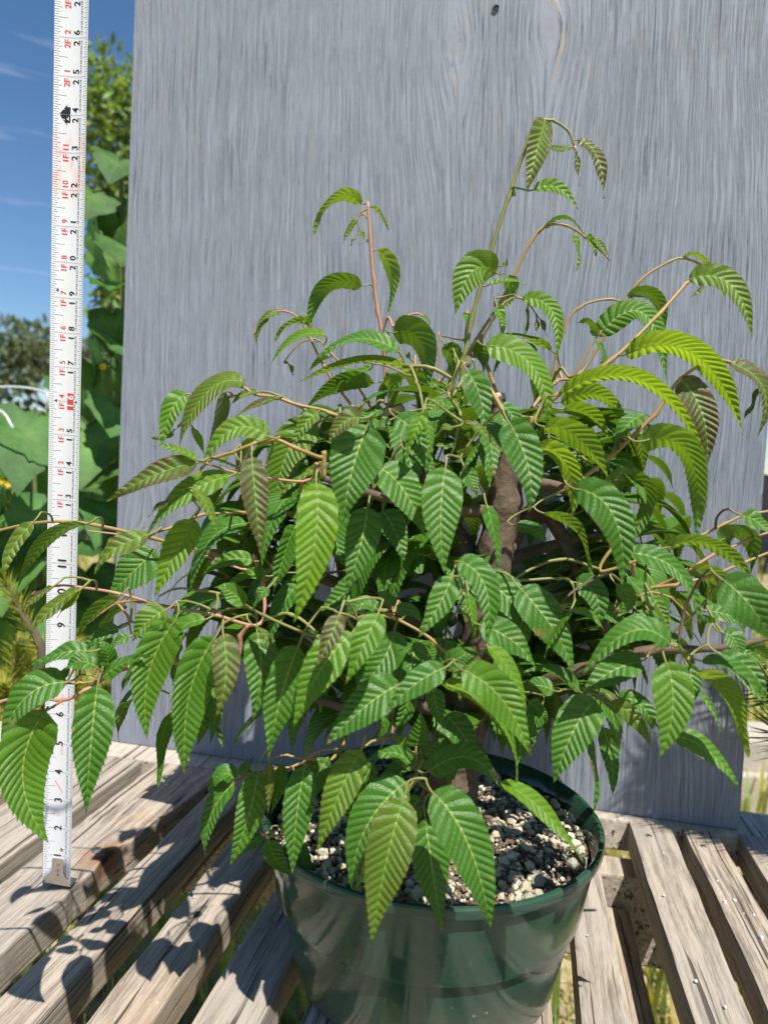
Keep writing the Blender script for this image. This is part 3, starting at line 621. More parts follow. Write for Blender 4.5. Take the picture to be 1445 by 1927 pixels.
# young shoots: photograph positions and distance, base to tip
SHOOTS = [
 ([(868, 725, .50), (888, 600, .50), (922, 478, .50), (958, 365, .50), (984, 290, .50), (1008, 232, .50), (1040, 228, .50), (1068, 246, .50), (1080, 275, .50)], .0020, .0009, 'shoot_green'),
 ([(726, 720, .58), (722, 650, .58), (711, 585, .58), (703, 530, .58), (697, 450, .58), (692, 380, .58)], .0021, .0014, 'shoot_pink'),
 ([(885, 660, .56), (945, 562, .56), (1000, 452, .56), (1030, 425, .56), (1064, 424, .56), (1100, 445, .56), (1140, 482, .56)], .0017, .0008, 'shoot'),
 ([(975, 805, .46), (1050, 742, .46), (1150, 678, .46), (1240, 590, .47), (1290, 535, .48), (1318, 522, .48), (1352, 520, .48), (1385, 513, .48)], .0019, .0009, 'shoot'),
 ([(1090, 705, .57), (1150, 612, .57), (1200, 532, .57), (1260, 492, .57), (1290, 487, .57), (1328, 503, .57), (1352, 525, .57)], .0016, .0008, 'shoot'),
 ([(1035, 730, .57), (1058, 625, .57), (1090, 578, .57), (1148, 563, .57), (1185, 578, .57), (1200, 600, .57)], .0016, .0008, 'shoot'),
 ([(1075, 710, .53), (1105, 660, .53), (1124, 632, .53)], .0013, .0008, 'shoot'),
 ([(1070, 920, .46), (1150, 858, .46), (1230, 780, .46), (1277, 716, .46), (1330, 682, .46), (1372, 681, .46), (1410, 705, .46), (1445, 745, .46)], .0019, .0008, 'shoot'),
 ([(1200, 815, .47), (1235, 812, .47), (1262, 828, .47), (1290, 858, .47)], .0010, .0006, 'shoot'),
 ([(670, 805, .48), (620, 776, .48), (560, 762, .48), (520, 748, .48), (480, 742, .48), (455, 727, .48), (425, 724, .48), (393, 718, .48), (370, 732, .48), (350, 785, .48), (335, 803, .48)], .0015, .0008, 'shoot'),
 ([(640, 795, .49), (575, 770, .49), (520, 742, .49), (480, 737, .49), (440, 745, .49)], .0013, .0007, 'shoot_green'),
 ([(607, 862, .45), (560, 845, .44), (520, 828, .44), (480, 835, .43), (440, 850, .43), (395, 866, .43), (374, 890, .43), (362, 910, .43), (330, 943, .43), (312, 962, .43)], .0016, .0008, 'shoot'),
 ([(580, 905, .46), (500, 899, .45), (440, 889, .44), (392, 873, .43)], .0012, .0008, 'shoot_pink'),
 ([(560, 962, .48), (460, 964, .46), (380, 970, .44), (320, 993, .43), (284, 1008, .42), (262, 1032, .42)], .0013, .0007, 'shoot'),
 ([(500, 1075, .49), (400, 1042, .47), (330, 1024, .46), (270, 1008, .45), (180, 988, .45), (120, 981, .45), (60, 985, .45), (0, 998, .45), (-40, 1010, .45)], .0017, .0009, 'shoot'),
 ([(470, 1075, .50), (330, 1025, .49), (240, 1008, .49), (165, 999, .49)], .0012, .0007, 'shoot_pink'),
 ([(490, 1175, .47), (400, 1156, .46), (300, 1138, .45), (220, 1116, .44), (150, 1105, .44), (110, 1102, .44), (72, 1114, .44)], .0015, .0007, 'shoot_pink'),
 ([(600, 1200, .46), (500, 1160, .45), (430, 1122, .44), (370, 1110, .44), (330, 1108, .44), (300, 1122, .44)], .0013, .0007, 'shoot_green'),
 ([(310, 1140, .45), (262, 1132, .44), (222, 1135, .44), (190, 1155, .44), (176, 1165, .44)], .0010, .0006, 'shoot'),
 ([(222, 1135, .44), (240, 1160, .44), (247, 1192, .44)], .0009, .0007, 'shoot_pink'),
 ([(440, 1240, .47), (330, 1245, .46), (240, 1258, .44), (200, 1275, .43), (160, 1300, .42), (118, 1318, .42), (60, 1310, .42), (0, 1320, .42), (-40, 1330, .42)], .0018, .0009, 'shoot_pink'),
 ([(190, 1281, .43), (150, 1286, .43), (125, 1286, .42)], .0009, .0007, 'shoot'),
 ([(118, 1318, .42), (100, 1330, .41), (88, 1337, .40)], .0009, .0007, 'shoot'),
 ([(1130, 1075, .47), (1230, 1043, .46), (1300, 1016, .45), (1365, 985, .45), (1400, 970, .45), (1470, 958, .45)], .0014, .0009, 'shoot'),
 ([(1200, 1115, .47), (1290, 1075, .46), (1350, 1040, .46), (1470, 992, .46)], .0016, .001, 'shoot_pink'),
 ([(1190, 1110, .47), (1270, 1100, .46), (1340, 1082, .46), (1400, 1058, .46), (1470, 1030, .46)], .0014, .001, 'shoot'),
 ([(1220, 1225, .45), (1300, 1160, .44), (1350, 1100, .43)], .0011, .0007, 'shoot_green'),
 ([(856, 1440, .50), (815, 1415, .45), (792, 1436, .42), (784, 1460, .41), (795, 1478, .405), (812, 1490, .40)], .0017, .0009, 'shoot'),
 ([(786, 1466, .41), (772, 1478, .40), (766, 1492, .39)], .0011, .0008, 'shoot'),
 ([(784, 1440, .42), (782, 1420, .42), (783, 1404, .42)], .0010, .0008, 'shoot'),
 ([(740, 1350, .48), (735, 1385, .43), (705, 1392, .42), (680, 1410, .41)], .0013, .0008, 'shoot'),
 ([(660, 1370, .48), (630, 1425, .44), (590, 1430, .43), (540, 1422, .43), (516, 1424, .43)], .0013, .0007, 'shoot'),
 ([(595, 1430, .43), (585, 1436, .43), (575, 1441, .42)], .0010, .0008, 'shoot'),
 ([(560, 1440, .46), (500, 1450, .45), (455, 1465, .44), (440, 1474, .43)], .0011, .0007, 'shoot'),
 ([(560, 1560, .46), (515, 1572, .44), (498, 1570, .43)], .0009, .0006, 'shoot'),
 ([(745, 1165, .44), (732, 1160, .43), (718, 1150, .42), (708, 1146, .42)], .0010, .0007, 'shoot'),
 ([(760, 1160, .46), (745, 1165, .44), (738, 1145, .44)], .0010, .0007, 'shoot'),
 ([(680, 1195, .44), (655, 1170, .42), (638, 1155, .40), (622, 1145, .40), (607, 1142, .40)], .0010, .0006, 'shoot_green'),
 ([(900, 1400, .47), (925, 1445, .42), (936, 1462, .385)], .0010, .0008, 'shoot_green'),
 ([(870, 1262, .43), (848, 1262, .43), (838, 1258, .42)], .0011, .0008, 'shoot'),
 ([(850, 745, .47), (860, 700, .47), (868, 690, .47)], .0013, .0012, 'shoot_green'),
 ([(862, 690, .46), (850, 725, .45), (843, 742, .44), (853, 758, .44), (866, 778, .44), (862, 800, .43), (856, 835, .43), (845, 862, .43)], .0017, .0007, 'shoot_green'),
 ([(760, 690, .47), (772, 690, .46), (785, 720, .45), (792, 745, .44), (796, 770, .43)], .0015, .0009, 'shoot_green'),
 ([(740, 615, .57), (745, 605, .57), (762, 597, .56), (785, 590, .56), (808, 602, .56)], .0012, .0007, 'shoot_pink'),
 ([(690, 790, .55), (640, 735, .56), (610, 690, .56), (585, 640, .57), (563, 600, .57), (535, 586, .57), (505, 592, .57), (484, 620, .57)], .0014, .0007, 'shoot'),
 ([(700, 770, .56), (655, 700, .56), (620, 662, .56), (600, 640, .57), (575, 640, .57), (555, 655, .57), (535, 680, .57)], .0012, .0006, 'shoot'),
 ([(779, 708, .48), (730, 690, .52), (690, 682, .54)], .0010, .0006, 'shoot'),
 ([(827, 720, .58), (827, 660, .58), (826, 625, .58)], .0012, .0008, 'shoot_pink'),
 ([(880, 690, .52), (875, 640, .52), (878, 600, .52)], .0010, .0007, 'shoot_green'),
 ([(905, 640, .54), (950, 570, .54), (985, 562, .54), (1008, 590, .54)], .0011, .0006, 'shoot'),
 ([(970, 1090, .46), (1050, 1088, .46), (1075, 1096, .45), (1080, 1130, .45), (1072, 1150, .44)], .0011, .0008, 'shoot_green'),
 ([(858, 1083, .44), (872, 1120, .43), (862, 1145, .42), (850, 1165, .42)], .0009, .0006, 'shoot_green'),
 ([(1225, 1115, .43), (1195, 1125, .43), (1165, 1145, .44)], .0008, .0006, 'shoot'),
 ([(672, 412, .58), (676, 430, .58), (668, 450, .58)], .0007, .0005, 'shoot'),
 ([(693, 392, .58), (680, 400, .58), (671, 415, .58)], .0008, .0006, 'shoot'),
]
TIPS = []
for pts, r0, r1, mt in SHOOTS:
    w = [P(*p) for p in pts]; q, d, rn = near(w[0])
    if d > .004:                            # run the shoot back to the wood it grows from
        md = q.lerp(w[0], .5)+Vector((0, 0, .010 if w[1].z > w[0].z else .004)); w = [q, md]+w
    sp = spline(w, 6); rs = lerp_list((r0*.95, r1*.85), len(sp)); rs = [r*(1.32 if i % 6 == 0 and 0 < i < len(sp)-1 else 1) for i, r in enumerate(rs)]; sp = [p+Vector((random.uniform(-1, 1), 0, random.uniform(-1, 1)))*.0007 if i % 6 == 0 and 0 < i < len(sp)-1 else p for i, p in enumerate(sp)]
    mb = MB(); mb.tube(sp, rs, 7); T_(mb).build('shoot', M[mt], tree, True); reg(sp, rs); TIPS.append((sp[-1], sp[-1]-sp[-2]))
for c, d in TIPS[::2]:
    mb = MB(); s = random.uniform(.45, .8); mb.lathe([(0, 0), (.0013*s, .0015*s), (.0018*s, .004*s), (.0012*s, .0075*s), (0, .011*s)], 8)
    o = mb.build('bud', M['bud'], tree, True); o.location = c+TI-d.normalized()*.001; o.rotation_euler = d.to_track_quat('Z', 'Y').to_euler()

# -------- leaves
WS = [0, .02, .05, .1, .2, .3, .42, .55, .68, .78, .86, .92, .96, 1.0]; WV = [.12, .46, .67, .85, .98, 1.0, .93, .76, .52, .33, .19, .11, .06, .0]
def leaf_geo(B, Mid, Tp, Nh, W, bronze, fresh, nv=None, M_=4, sub=4, bow=.05, stem_from=None, r_st=.00055, cupf=None):
    """a pleated, double-toothed leaf along the curve B-Mid-Tp; Nh is where its upper face looks"""
    C1 = Mid*2-(B+Tp)*.5
    K = 40; ts = np.linspace(0, 1, K+1)[:, None]; b, c, t = (np.array(x) for x in (B, C1, Tp))
    cur = (1-ts)**2*b+2*ts*(1-ts)*c+ts**2*t
    Lc = np.linalg.norm(np.diff(cur, axis=0), axis=1).sum()
    nh = np.array(Nh); cur = cur+nh*(bow*Lc*4*ts*(1-ts)) - nh*(ts**6*.03*Lc)
    seg = np.linalg.norm(np.diff(cur, axis=0), axis=1); cum = np.concatenate([[0], np.cumsum(seg)]); Lc = cum[-1]; cum /= Lc
    tan = np.gradient(cur, axis=0); tan /= np.linalg.norm(tan, axis=1)[:, None]
    nn = nh-tan*(tan@nh)[:, None]; nn /= np.maximum(np.linalg.norm(nn, axis=1)[:, None], 1e-6)
    if nv is None: nv = int(np.clip(round(Lc/.0045), 8, 22))
    rows = nv*sub; tooth = [1.15, .1, .5, .1] if sub == 4 else [1.0, .2]
    amp = min(.0010, .12*Lc/nv)*random.uniform(.5, 1.15); shear = random.uniform(.85, 1.05); cupf = random.uniform(.10, .34) if cupf is None else cupf
    vs, uvs, fs, als = [], [], [], []
    wav = random.uniform(0, 6); ww = random.uniform(.0, .0016)
    cols = 2*M_+1
    FR = [0, .15, .5, .85] if sub == 4 else [0, .5]; ph_all = np.array([r//sub+FR[r % sub] for r in range(rows+1)]); s_all = (ph_all/nv)**1.06
    for r in range(rows+1):
        s = s_all[r]; ph = ph_all[r]; sh = shear*(-.18+1.18*min(1, s/.20)); al_m = s
        for _ in range(6): hw = float(np.interp(min(max(al_m, 0), 1), WS, WV))*W/2; al_m = .5*al_m+.5*(s+sh*hw/Lc)
        if s > .995: hw = 0.0; al_m = 1.0
        tp_ = min(1, hw/(W*.15)); tt = tooth[r % sub]*random.uniform(.7, 1.25)
        for j in range(-M_, M_+1):
            v = j/M_; av = abs(v); lat = hw*v; al = s+(al_m-s)*(av*1.12-.12*av*av)
            if abs(j) == M_: lat += math.copysign(.052*W*(tt-.4)*tp_, v); al += .022*tt*tp_
            al = min(max(al, 0), 1.0)
            z = amp*1.35*(1-abs(2*(ph % 1)-1)**5-.7)*min(1, av*2.2)*tp_*(1-.35*av) + cupf*abs(lat)*(1-.35*av) + ww*av*math.sin(al*9+wav+(2 if v > 0 else 0))
            i = min(int(np.searchsorted(cum, al)), K); i = max(i, 1); f = (al-cum[i-1])/max(cum[i]-cum[i-1], 1e-9)
            p = cur[i-1]*(1-f)+cur[i]*f; n_ = nn[i-1]*(1-f)+nn[i]*f; tg = tan[i-1]*(1-f)+tan[i]*f
            la = np.cross(tg, n_); vs.append(p+la*lat+n_*z); uvs.append((ph, v)); als.append(al)
    for r in range(rows):
        for j in range(cols-1):
            a = r*cols+j; fs.append((a, a+1, a+cols+1, a+cols))
    nb = len(vs); mi = [0]*len(fs)
    if stem_from is not None:
        q = Vector(stem_from); t0 = Vector(tan[0]); ln = (q-B).length
        pts = spline([q, q.lerp(B-t0*ln*.35, .6), Vector(cur[0]), Vector(cur[3])], 3); mb = MB(); mb.tube(pts, lerp_list((r_st*1.25, r_st*.8), len(pts)), 5, cap=False)
        fs += [tuple(i+nb for i in f) for f in mb.f]; mi += [1]*len(mb.f); vs += [np.array(v) for v in mb.v]; uvs += [(0, 0)]*len(mb.v)
    return vs, fs, uvs, mi, (bronze, fresh, random.random()), als+[0.0]*(len(vs)-len(als))
def leaf_mesh(name, geos, parent, off, kind=None):
    vs, fs, uvs, mi, cols = [], [], [], [], []
    for g_ in geos:
        k = len(vs); vs += g_[0]; fs += [tuple(i+k for i in f) for f in g_[1]]; uvs += g_[2]; mi += g_[3]; cols += [g_[4]+(a_,) for a_ in g_[5]]
    A = np.array(vs)+np.array(off)
    o = mesh_obj(name, A.tolist(), fs, parent=parent, smooth=True, mats=[M['leaf'], M['shoot_green']], midx=mi)
    set_tint(o, cols); ul = o.data.uv_layers.new(name='UVMap'); li = np.empty(len(o.data.loops), dtype=np.int32); o.data.loops.foreach_get('vertex_index', li)
    ul.data.foreach_set('uv', np.array(uvs, dtype=np.float32)[li].ravel())
    if kind: o['kind'] = kind
    return o
_twigs = []
def attach(B, tan):
    """where this leaf's stalk starts; grows a twig when the wood is far"""
    q, d, rn = near(B)
    if d > .012:
        e = B-tan*.006+Vector((0, .003, .001)); L_ = (e-q).length
        m1 = q.lerp(e, .4)+Vector((0, .16*L_, .03*L_)); m2 = q.lerp(e, .75)+Vector((0, .12*L_, .04*L_))
        sp = spline([q, m1, m2, e], 5); rs = lerp_list((min(.0014, .0006+L_*.008), .0006), len(sp)); mb = MB(); mb.tube(sp, rs, 6)
        T_(mb).build('twig', M['twig'] if L_ > .03 else M['shoot_green'], tree, True); reg(sp, rs); return e
    return q
LEAVES = [  # base, middle, tip (photograph positions), width, roll of the upper face, distance, tint (bronze > 0, fresh < 0)
 # lower left arm
 (162,986,92,1020,30,1106,56,112,.45,0),(62,984,24,1040,11,1090,30,40,.45,.5),(281,1006,212,1040,178,1080,44,30,.42,.55),(292,1035,250,1080,203,1122,82,18,.50,0),
 (366,978,330,1050,289,1122,72,28,.45,-.8),(150,1110,100,1150,52,1202,28,50,.44,.6),(153,1109,132,1135,106,1162,20,45,.44,.2),(100,1104,68,1128,42,1150,14,40,.44,.8),
 (224,1122,182,1155,142,1198,60,105,.44,-.1),(232,1138,210,1165,185,1196,62,100,.47,0),(312,1148,280,1170,248,1206,66,20,.43,.2),(168,1226,118,1232,58,1256,44,38,.42,0),
 (178,1253,150,1246,119,1260,38,25,.41,0),(203,1253,200,1225,184,1202,38,12,.42,0),(196,1273,232,1252,282,1232,44,40,.42,0),(224,1183,190,1198,150,1226,32,30,.44,0),
 (244,1198,222,1208,204,1222,24,30,.43,0),(332,1165,275,1270,281,1394,76,22,.43,-.25),(125,1284,55,1312,2,1392,78,28,.42,0),(85,1338,38,1465,98,1588,106,24,.39,-.2),
 (184,1291,170,1400,163,1530,86,8,.41,0),(259,1312,232,1342,222,1396,32,112,.46,0),(322,1340,296,1400,302,1484,34,68,.45,0),(254,1297,236,1318,217,1346,10,40,.47,0),
 (130,1255,115,1275,128,1290,26,60,.43,0),(270,1245,250,1262,230,1300,18,60,.45,0),
 # left arch
 (351,741,324,775,304,841,44,22,.48,-.3),(460,721,398,742,330,846,52,62,.48,.55),(424,738,408,790,393,852,50,105,.49,.8),(364,805,372,828,386,856,18,50,.49,.1),
 (486,738,460,744,432,764,22,60,.48,.6),(524,747,480,765,434,788,24,75,.47,1.0),(506,822,440,812,378,880,56,40,.44,.2),(434,895,350,938,272,1004,46,52,.44,.1),
 (370,871,290,898,203,942,44,22,.43,.75),(372,866,330,848,290,838,18,45,.43,.2),(367,920,386,955,412,1004,26,48,.43,.45),(474,860,481,940,492,1050,57,4,.43,.9),
 (320,941,300,955,278,972,12,40,.43,.9),(460,972,430,958,394,966,34,30,.55,0),(464,986,402,1020,355,1112,66,66,.47,0),(478,1056,430,1056,380,1083,33,28,.46,-.3),
 (500,1084,465,1084,428,1102,28,30,.47,-.2),(598,797,542,860,516,990,86,22,.50,.25),(598,775,575,800,548,842,36,20,.47,.3),(602,882,560,905,522,942,20,55,.48,.4),
 (460,1138,430,1112,402,1104,46,20,.44,-.2),(505,1106,492,1120,478,1142,26,20,.44,0),(325,812,312,822,285,825,12,40,.49,.3),(438,850,420,868,415,880,14,40,.46,.2),
 # lower left front
 (405,1200,350,1310,352,1462,86,28,.42,-.15),(420,1193,425,1270,407,1353,59,4,.41,.75),(484,1189,489,1270,475,1354,66,10,.44,0),(562,1216,527,1305,506,1430,84,14,.42,-.1),
 (662,1191,600,1270,552,1368,82,10,.415,-.35),(639,1156,622,1200,595,1256,39,10,.395,.95),(475,1176,500,1205,521,1253,14,55,.43,.7),(386,1300,382,1350,372,1406,42,20,.50,0),
 (395,1280,402,1340,396,1402,42,30,.49,0),(410,1368,414,1390,422,1412,10,40,.50,0),(386,1166,330,1195,300,1272,46,70,.44,-.2),(458,1461,464,1445,476,1425,27,10,.46,0),
 (340,1210,325,1240,330,1290,34,60,.48,0),(442,1467,418,1458,392,1490,42,38,.43,0),(440,1475,404,1530,384,1608,40,42,.43,0),(487,1450,464,1540,433,1632,64,14,.42,-.1),
 (507,1434,503,1480,506,1532,20,50,.41,.8),(530,1438,522,1480,511,1532,30,38,.42,0),(574,1441,556,1540,551,1648,67,14,.41,0),(617,1426,582,1490,552,1552,58,20,.43,-.1),
 (679,1411,637,1500,596,1603,70,10,.395,.3),(704,1436,672,1490,655,1562,42,28,.43,0),(496,1572,475,1586,446,1613,27,20,.46,0),(505,1580,515,1615,549,1648,48,30,.44,0),
 (560,1590,570,1620,578,1656,36,25,.45,0),(684,1632,662,1680,650,1742,30,108,.41,-.9),
 # front centre
 (765,1472,692,1556,660,1672,88,10,.39,0),(760,1502,727,1620,699,1774,90,5,.365,.45),(814,1492,878,1590,925,1749,108,10,.37,0),(800,1540,812,1650,832,1752,86,18,.40,0),
 (806,1452,880,1430,941,1479,62,28,.395,0),(940,1471,1012,1528,1101,1622,34,55,.37,-.5),(792,1443,812,1412,836,1388,47,28,.43,0),(780,1447,740,1420,690,1431,44,30,.41,0),
 (783,1405,788,1372,792,1336,46,10,.42,0),(770,1413,752,1396,733,1385,31,25,.42,.15),(752,1288,690,1330,612,1402,88,15,.415,0),(836,1257,785,1286,723,1341,57,10,.40,0),
 (842,1256,868,1236,901,1232,46,14,.41,0),(806,1240,782,1222,749,1222,29,30,.42,0),(712,1153,687,1210,650,1288,62,10,.40,-.35),(742,1188,722,1245,674,1297,78,20,.44,0),
 (710,1147,680,1138,648,1166,36,35,.43,0),(850,1084,826,1140,786,1201,57,5,.41,-.1),(736,1142,724,1122,706,1117,28,20,.45,0),(746,1152,770,1150,795,1172,32,30,.44,0),
 (814,1294,820,1335,836,1372,44,28,.45,0),(838,1200,830,1225,812,1256,52,20,.46,-.1),(772,1285,762,1330,742,1380,50,40,.46,0),(700,1330,720,1360,700,1392,40,50,.47,0),
 (766,1440,740,1450,716,1462,36,30,.43,0),(790,1500,770,1540,772,1600,50,25,.42,0),
 # upper left of centre
 (595,909,590,1030,553,1173,92,5,.395,-.75),(692,800,660,890,646,986,108,6,.42,0),(680,787,650,795,618,832,48,30,.41,.85),(692,955,677,1030,650,1119,76,5,.44,0),
 (712,880,757,925,802,1012,92,28,.43,-.1),(838,881,827,980,838,1081,88,10,.415,-.1),(745,785,787,828,803,894,68,20,.44,0),(797,770,781,820,757,862,30,25,.425,-.6),
 (802,790,806,830,804,866,17,40,.425,-.4),(837,748,818,765,793,792,30,20,.435,-.5),(640,955,630,1010,650,1066,84,25,.50,0),(800,1045,760,1055,712,1100,92,20,.50,0),
 (557,990,532,1040,516,1122,48,38,.46,0),(720,960,745,1010,760,1060,60,20,.48,0),(600,1090,560,1110,510,1160,60,30,.50,0),(690,1090,650,1120,600,1150,60,30,.49,0),
 (735,790,715,800,702,812,22,40,.45,-.2),(600,870,590,930,560,960,40,40,.48,.1),(770,850,800,870,815,900,40,30,.45,0),(560,1100,530,1150,505,1215,50,30,.48,0),
 # back left shoot
 (680,383,632,374,587,441,42,112,.58,.15),(699,389,716,405,734,439,19,100,.58,.3),(672,413,660,432,645,458,14,50,.58,.6),(676,434,683,444,692,456,8,50,.58,.4),(668,448,664,455,660,462,8,50,.58,.6),
 (712,470,735,515,732,591,46,122,.58,.1),(680,537,612,545,575,634,52,115,.57,-.1),(588,609,550,608,514,643,25,108,.57,.1),(529,587,500,598,481,622,13,70,.57,.5),(505,600,488,622,483,648,10,70,.57,.6),
 (612,632,560,636,507,684,29,82,.56,.1),(751,662,672,640,596,673,38,72,.47,-.1),(779,708,690,682,545,722,40,97,.48,-.6),(702,720,635,728,574,769,60,115,.55,-.1),
 (730,702,738,730,735,768,44,130,.54,-.6),(740,626,790,645,806,732,76,122,.53,0),(752,603,770,596,792,600,11,70,.56,.4),(790,592,802,600,810,613,12,60,.56,.5),(620,672,600,682,578,701,25,100,.56,0),
 (652,700,640,720,631,742,13,40,.55,-.1),(765,690,785,730,802,778,60,120,.53,-.2),(836,648,850,680,845,722,56,122,.54,-.3),(886,650,905,670,910,704,46,120,.55,-.2),(535,680,545,690,553,706,10,50,.57,.5),
 (700,690,670,700,640,690,26,70,.55,-.3),(720,770,690,785,665,800,30,40,.52,0),(856,672,858,680,868,690,12,50,.48,-.4),(770,674,768,668,774,672,10,50,.47,-.4),
 # centre right
 (878,697,903,750,912,817,60,5,.425,0),(915,651,995,692,1036,792,58,44,.45,.1),(1036,660,980,634,924,640,22,100,.53,-.5),(1010,662,958,662,925,711,30,112,.55,0),
 (955,792,992,880,995,967,74,10,.41,0),(1025,803,1085,825,1152,906,68,128,.45,-.5),(1012,838,1068,885,1074,986,58,125,.45,-.85),(875,882,886,905,899,933,38,5,.43,-.1),
 (887,795,917,826,949,853,14,60,.43,.5),(854,803,836,808,816,823,13,50,.43,.5),(902,825,890,860,863,896,13,50,.43,-.1),(915,950,925,1005,940,1066,27,60,.45,0),
 (1081,920,1152,972,1171,1106,82,12,.415,0),(1140,905,1213,928,1182,1026,58,118,.47,-.1),(1020,965,1080,998,1116,1080,46,110,.46,-.3),
 (972,990,1005,1000,1033,1026,36,30,.46,0),(1045,832,1072,850,1092,878,42,40,.49,0),(940,760,965,790,970,830,40,40,.50,0),(860,760,840,780,835,820,40,40,.50,-.4),
 (1000,700,1010,740,990,780,40,120,.55,-.2),
 # right arm
 (1177,667,1305,672,1400,811,86,122,.45,-1.0),(1050,743,1205,722,1333,860,36,108,.43,-.9),(1278,713,1318,780,1331,881,64,14,.46,1.0),(1296,526,1368,540,1417,634,46,45,.48,.45),
 (1180,556,1233,565,1247,641,50,120,.57,0),(1284,485,1318,486,1346,522,23,108,.57,.2),(1350,535,1358,555,1366,570,8,60,.57,.6),(1312,505,1318,535,1300,560,10,50,.57,.5),(1122,632,1108,608,1087,606,27,118,.53,-.2),
 (1125,632,1205,598,1257,722,50,60,.53,-.2),(1123,642,1134,672,1127,708,18,70,.53,-.1),(1372,683,1428,735,1427,822,31,68,.46,.9),(1431,728,1422,755,1399,787,14,60,.46,1.0),
 (1203,831,1292,858,1312,1009,78,124,.435,-.4),(1197,813,1206,850,1211,894,34,118,.46,.5),(1055,756,1130,748,1178,801,62,124,.50,-.6),(1060,770,1112,785,1146,828,56,122,.50,-.6),
 (1210,780,1180,805,1150,852,42,35,.46,-.1),(1300,858,1310,870,1316,890,14,60,.47,.6),(1090,845,1130,860,1150,890,30,110,.47,-.6),(1150,870,1165,900,1150,940,40,60,.49,0),
 # far right
 (1252,1031,1340,1030,1423,1098,58,118,.43,-.5),(1352,1020,1402,1010,1415,1078,62,118,.46,0),(1357,1090,1405,1135,1462,1216,98,10,.39,0),(1180,1041,1268,1080,1319,1176,42,48,.43,0),
 (1295,1075,1352,1092,1376,1152,58,122,.46,-.4),(1260,1213,1190,1194,1095,1266,58,45,.40,0),(1255,1206,1210,1170,1158,1178,30,50,.42,-.2),(1226,1120,1242,1150,1262,1192,21,20,.42,.35),
 (1362,1192,1380,1205,1393,1242,48,30,.42,0),(1252,1246,1264,1330,1241,1427,78,5,.395,-.3),(1290,1248,1302,1290,1295,1332,38,20,.43,0),(1311,1262,1365,1308,1411,1423,58,124,.41,-.7),
 (1320,1244,1380,1268,1452,1342,42,60,.40,0),(1355,1231,1412,1266,1442,1322,42,30,.41,0),(1309,1300,1335,1335,1357,1382,12,60,.44,-.2),(1400,1218,1430,1228,1462,1252,42,118,.43,0),
 (1147,1325,1188,1348,1226,1406,36,10,.41,.45),(1165,1318,1202,1326,1233,1380,42,30,.42,0),(1262,1384,1325,1414,1391,1481,38,40,.41,-.2),(1118,1319,1078,1378,1040,1475,84,8,.39,-.1),
 (1135,1370,1148,1430,1153,1498,36,10,.43,0),(1105,1380,1112,1455,1121,1538,15,68,.43,0),(1205,1245,1150,1266,1090,1311,62,20,.43,0),(1090,1301,1040,1266,983,1264,28,50,.41,0),
 (1042,1300,1005,1292,968,1302,42,30,.44,0),(1395,970,1425,985,1460,1010,40,40,.44,-.2),(1250,1190,1275,1215,1292,1230,26,40,.43,0),(1340,1175,1325,1165,1318,1200,36,60,.44,0),
 (1180,1085,1220,1130,1280,1160,40,60,.46,0),(1160,1100,1180,1130,1160,1160,40,30,.44,-.3),(1330,1150,1380,1165,1400,1190,40,40,.46,0),(1390,1225,1420,1240,1440,1260,30,40,.43,0),(1200,1150,1240,1160,1280,1180,26,50,.45,-.2),
 (1130,1130,1150,1160,1190,1170,40,40,.46,-.1),
 # centre lower right
 (860,1056,908,1105,917,1212,58,32,.41,0),(905,1085,970,1150,990,1217,82,28,.45,0),(976,1106,1042,1190,1080,1269,88,15,.44,0),(1082,1096,1118,1120,1126,1182,58,20,.46,0),
 (1075,1150,1106,1158,1138,1186,21,60,.43,-.4),(1075,1150,1052,1190,1022,1236,18,68,.43,-.1),(880,1115,885,1165,892,1213,21,50,.43,-.3),(900,1175,962,1208,1008,1256,68,25,.43,0),
 (917,1215,957,1268,992,1336,32,55,.405,-.7),(870,1261,944,1318,998,1421,78,5,.395,-.4),(830,1286,934,1352,975,1473,44,76,.41,-.6),(840,1345,872,1388,900,1432,62,20,.46,0),
 (960,1330,975,1385,975,1442,82,20,.47,0),(995,1320,1012,1338,1032,1357,36,20,.45,0),(1018,1330,1000,1370,1010,1400,50,30,.46,0),(930,1240,960,1260,1000,1270,40,30,.45,0),
 # top shoot
 (1026,222,1006,290,990,369,48,14,.50,.7),(1088,263,1120,300,1137,373,27,38,.50,.95),(1075,277,1045,282,1017,268,12,50,.50,.7),(1082,282,1084,315,1089,351,9,40,.50,.9),(1005,357,1048,358,1088,394,28,50,.50,.1),
 (932,513,888,512,856,591,66,6,.48,.2),(1013,440,1060,412,1101,443,23,100,.56,-.1),(1080,440,1084,475,1087,509,11,60,.56,.3),(1110,446,1130,466,1148,491,14,50,.56,.5),(1104,441,1114,460,1122,484,15,20,.56,.1),
 (955,520,958,550,945,583,46,120,.55,-.4),(935,576,942,600,946,632,23,20,.52,.1),(920,536,955,530,991,533,11,60,.50,.2),(982,562,1036,590,1048,677,32,40,.52,.1),(1002,557,1035,570,1064,600,13,60,.54,.5),
 (991,580,990,608,985,637,8,50,.54,1.0),(1009,596,1008,612,1007,632,9,50,.54,1.0),(1012,596,1020,612,1029,634,8,50,.54,.9),(876,587,878,608,881,632,13,50,.51,-.1),(962,368,966,362,962,352,10,40,.50,0),(945,500,952,496,955,486,10,40,.50,.1),
]
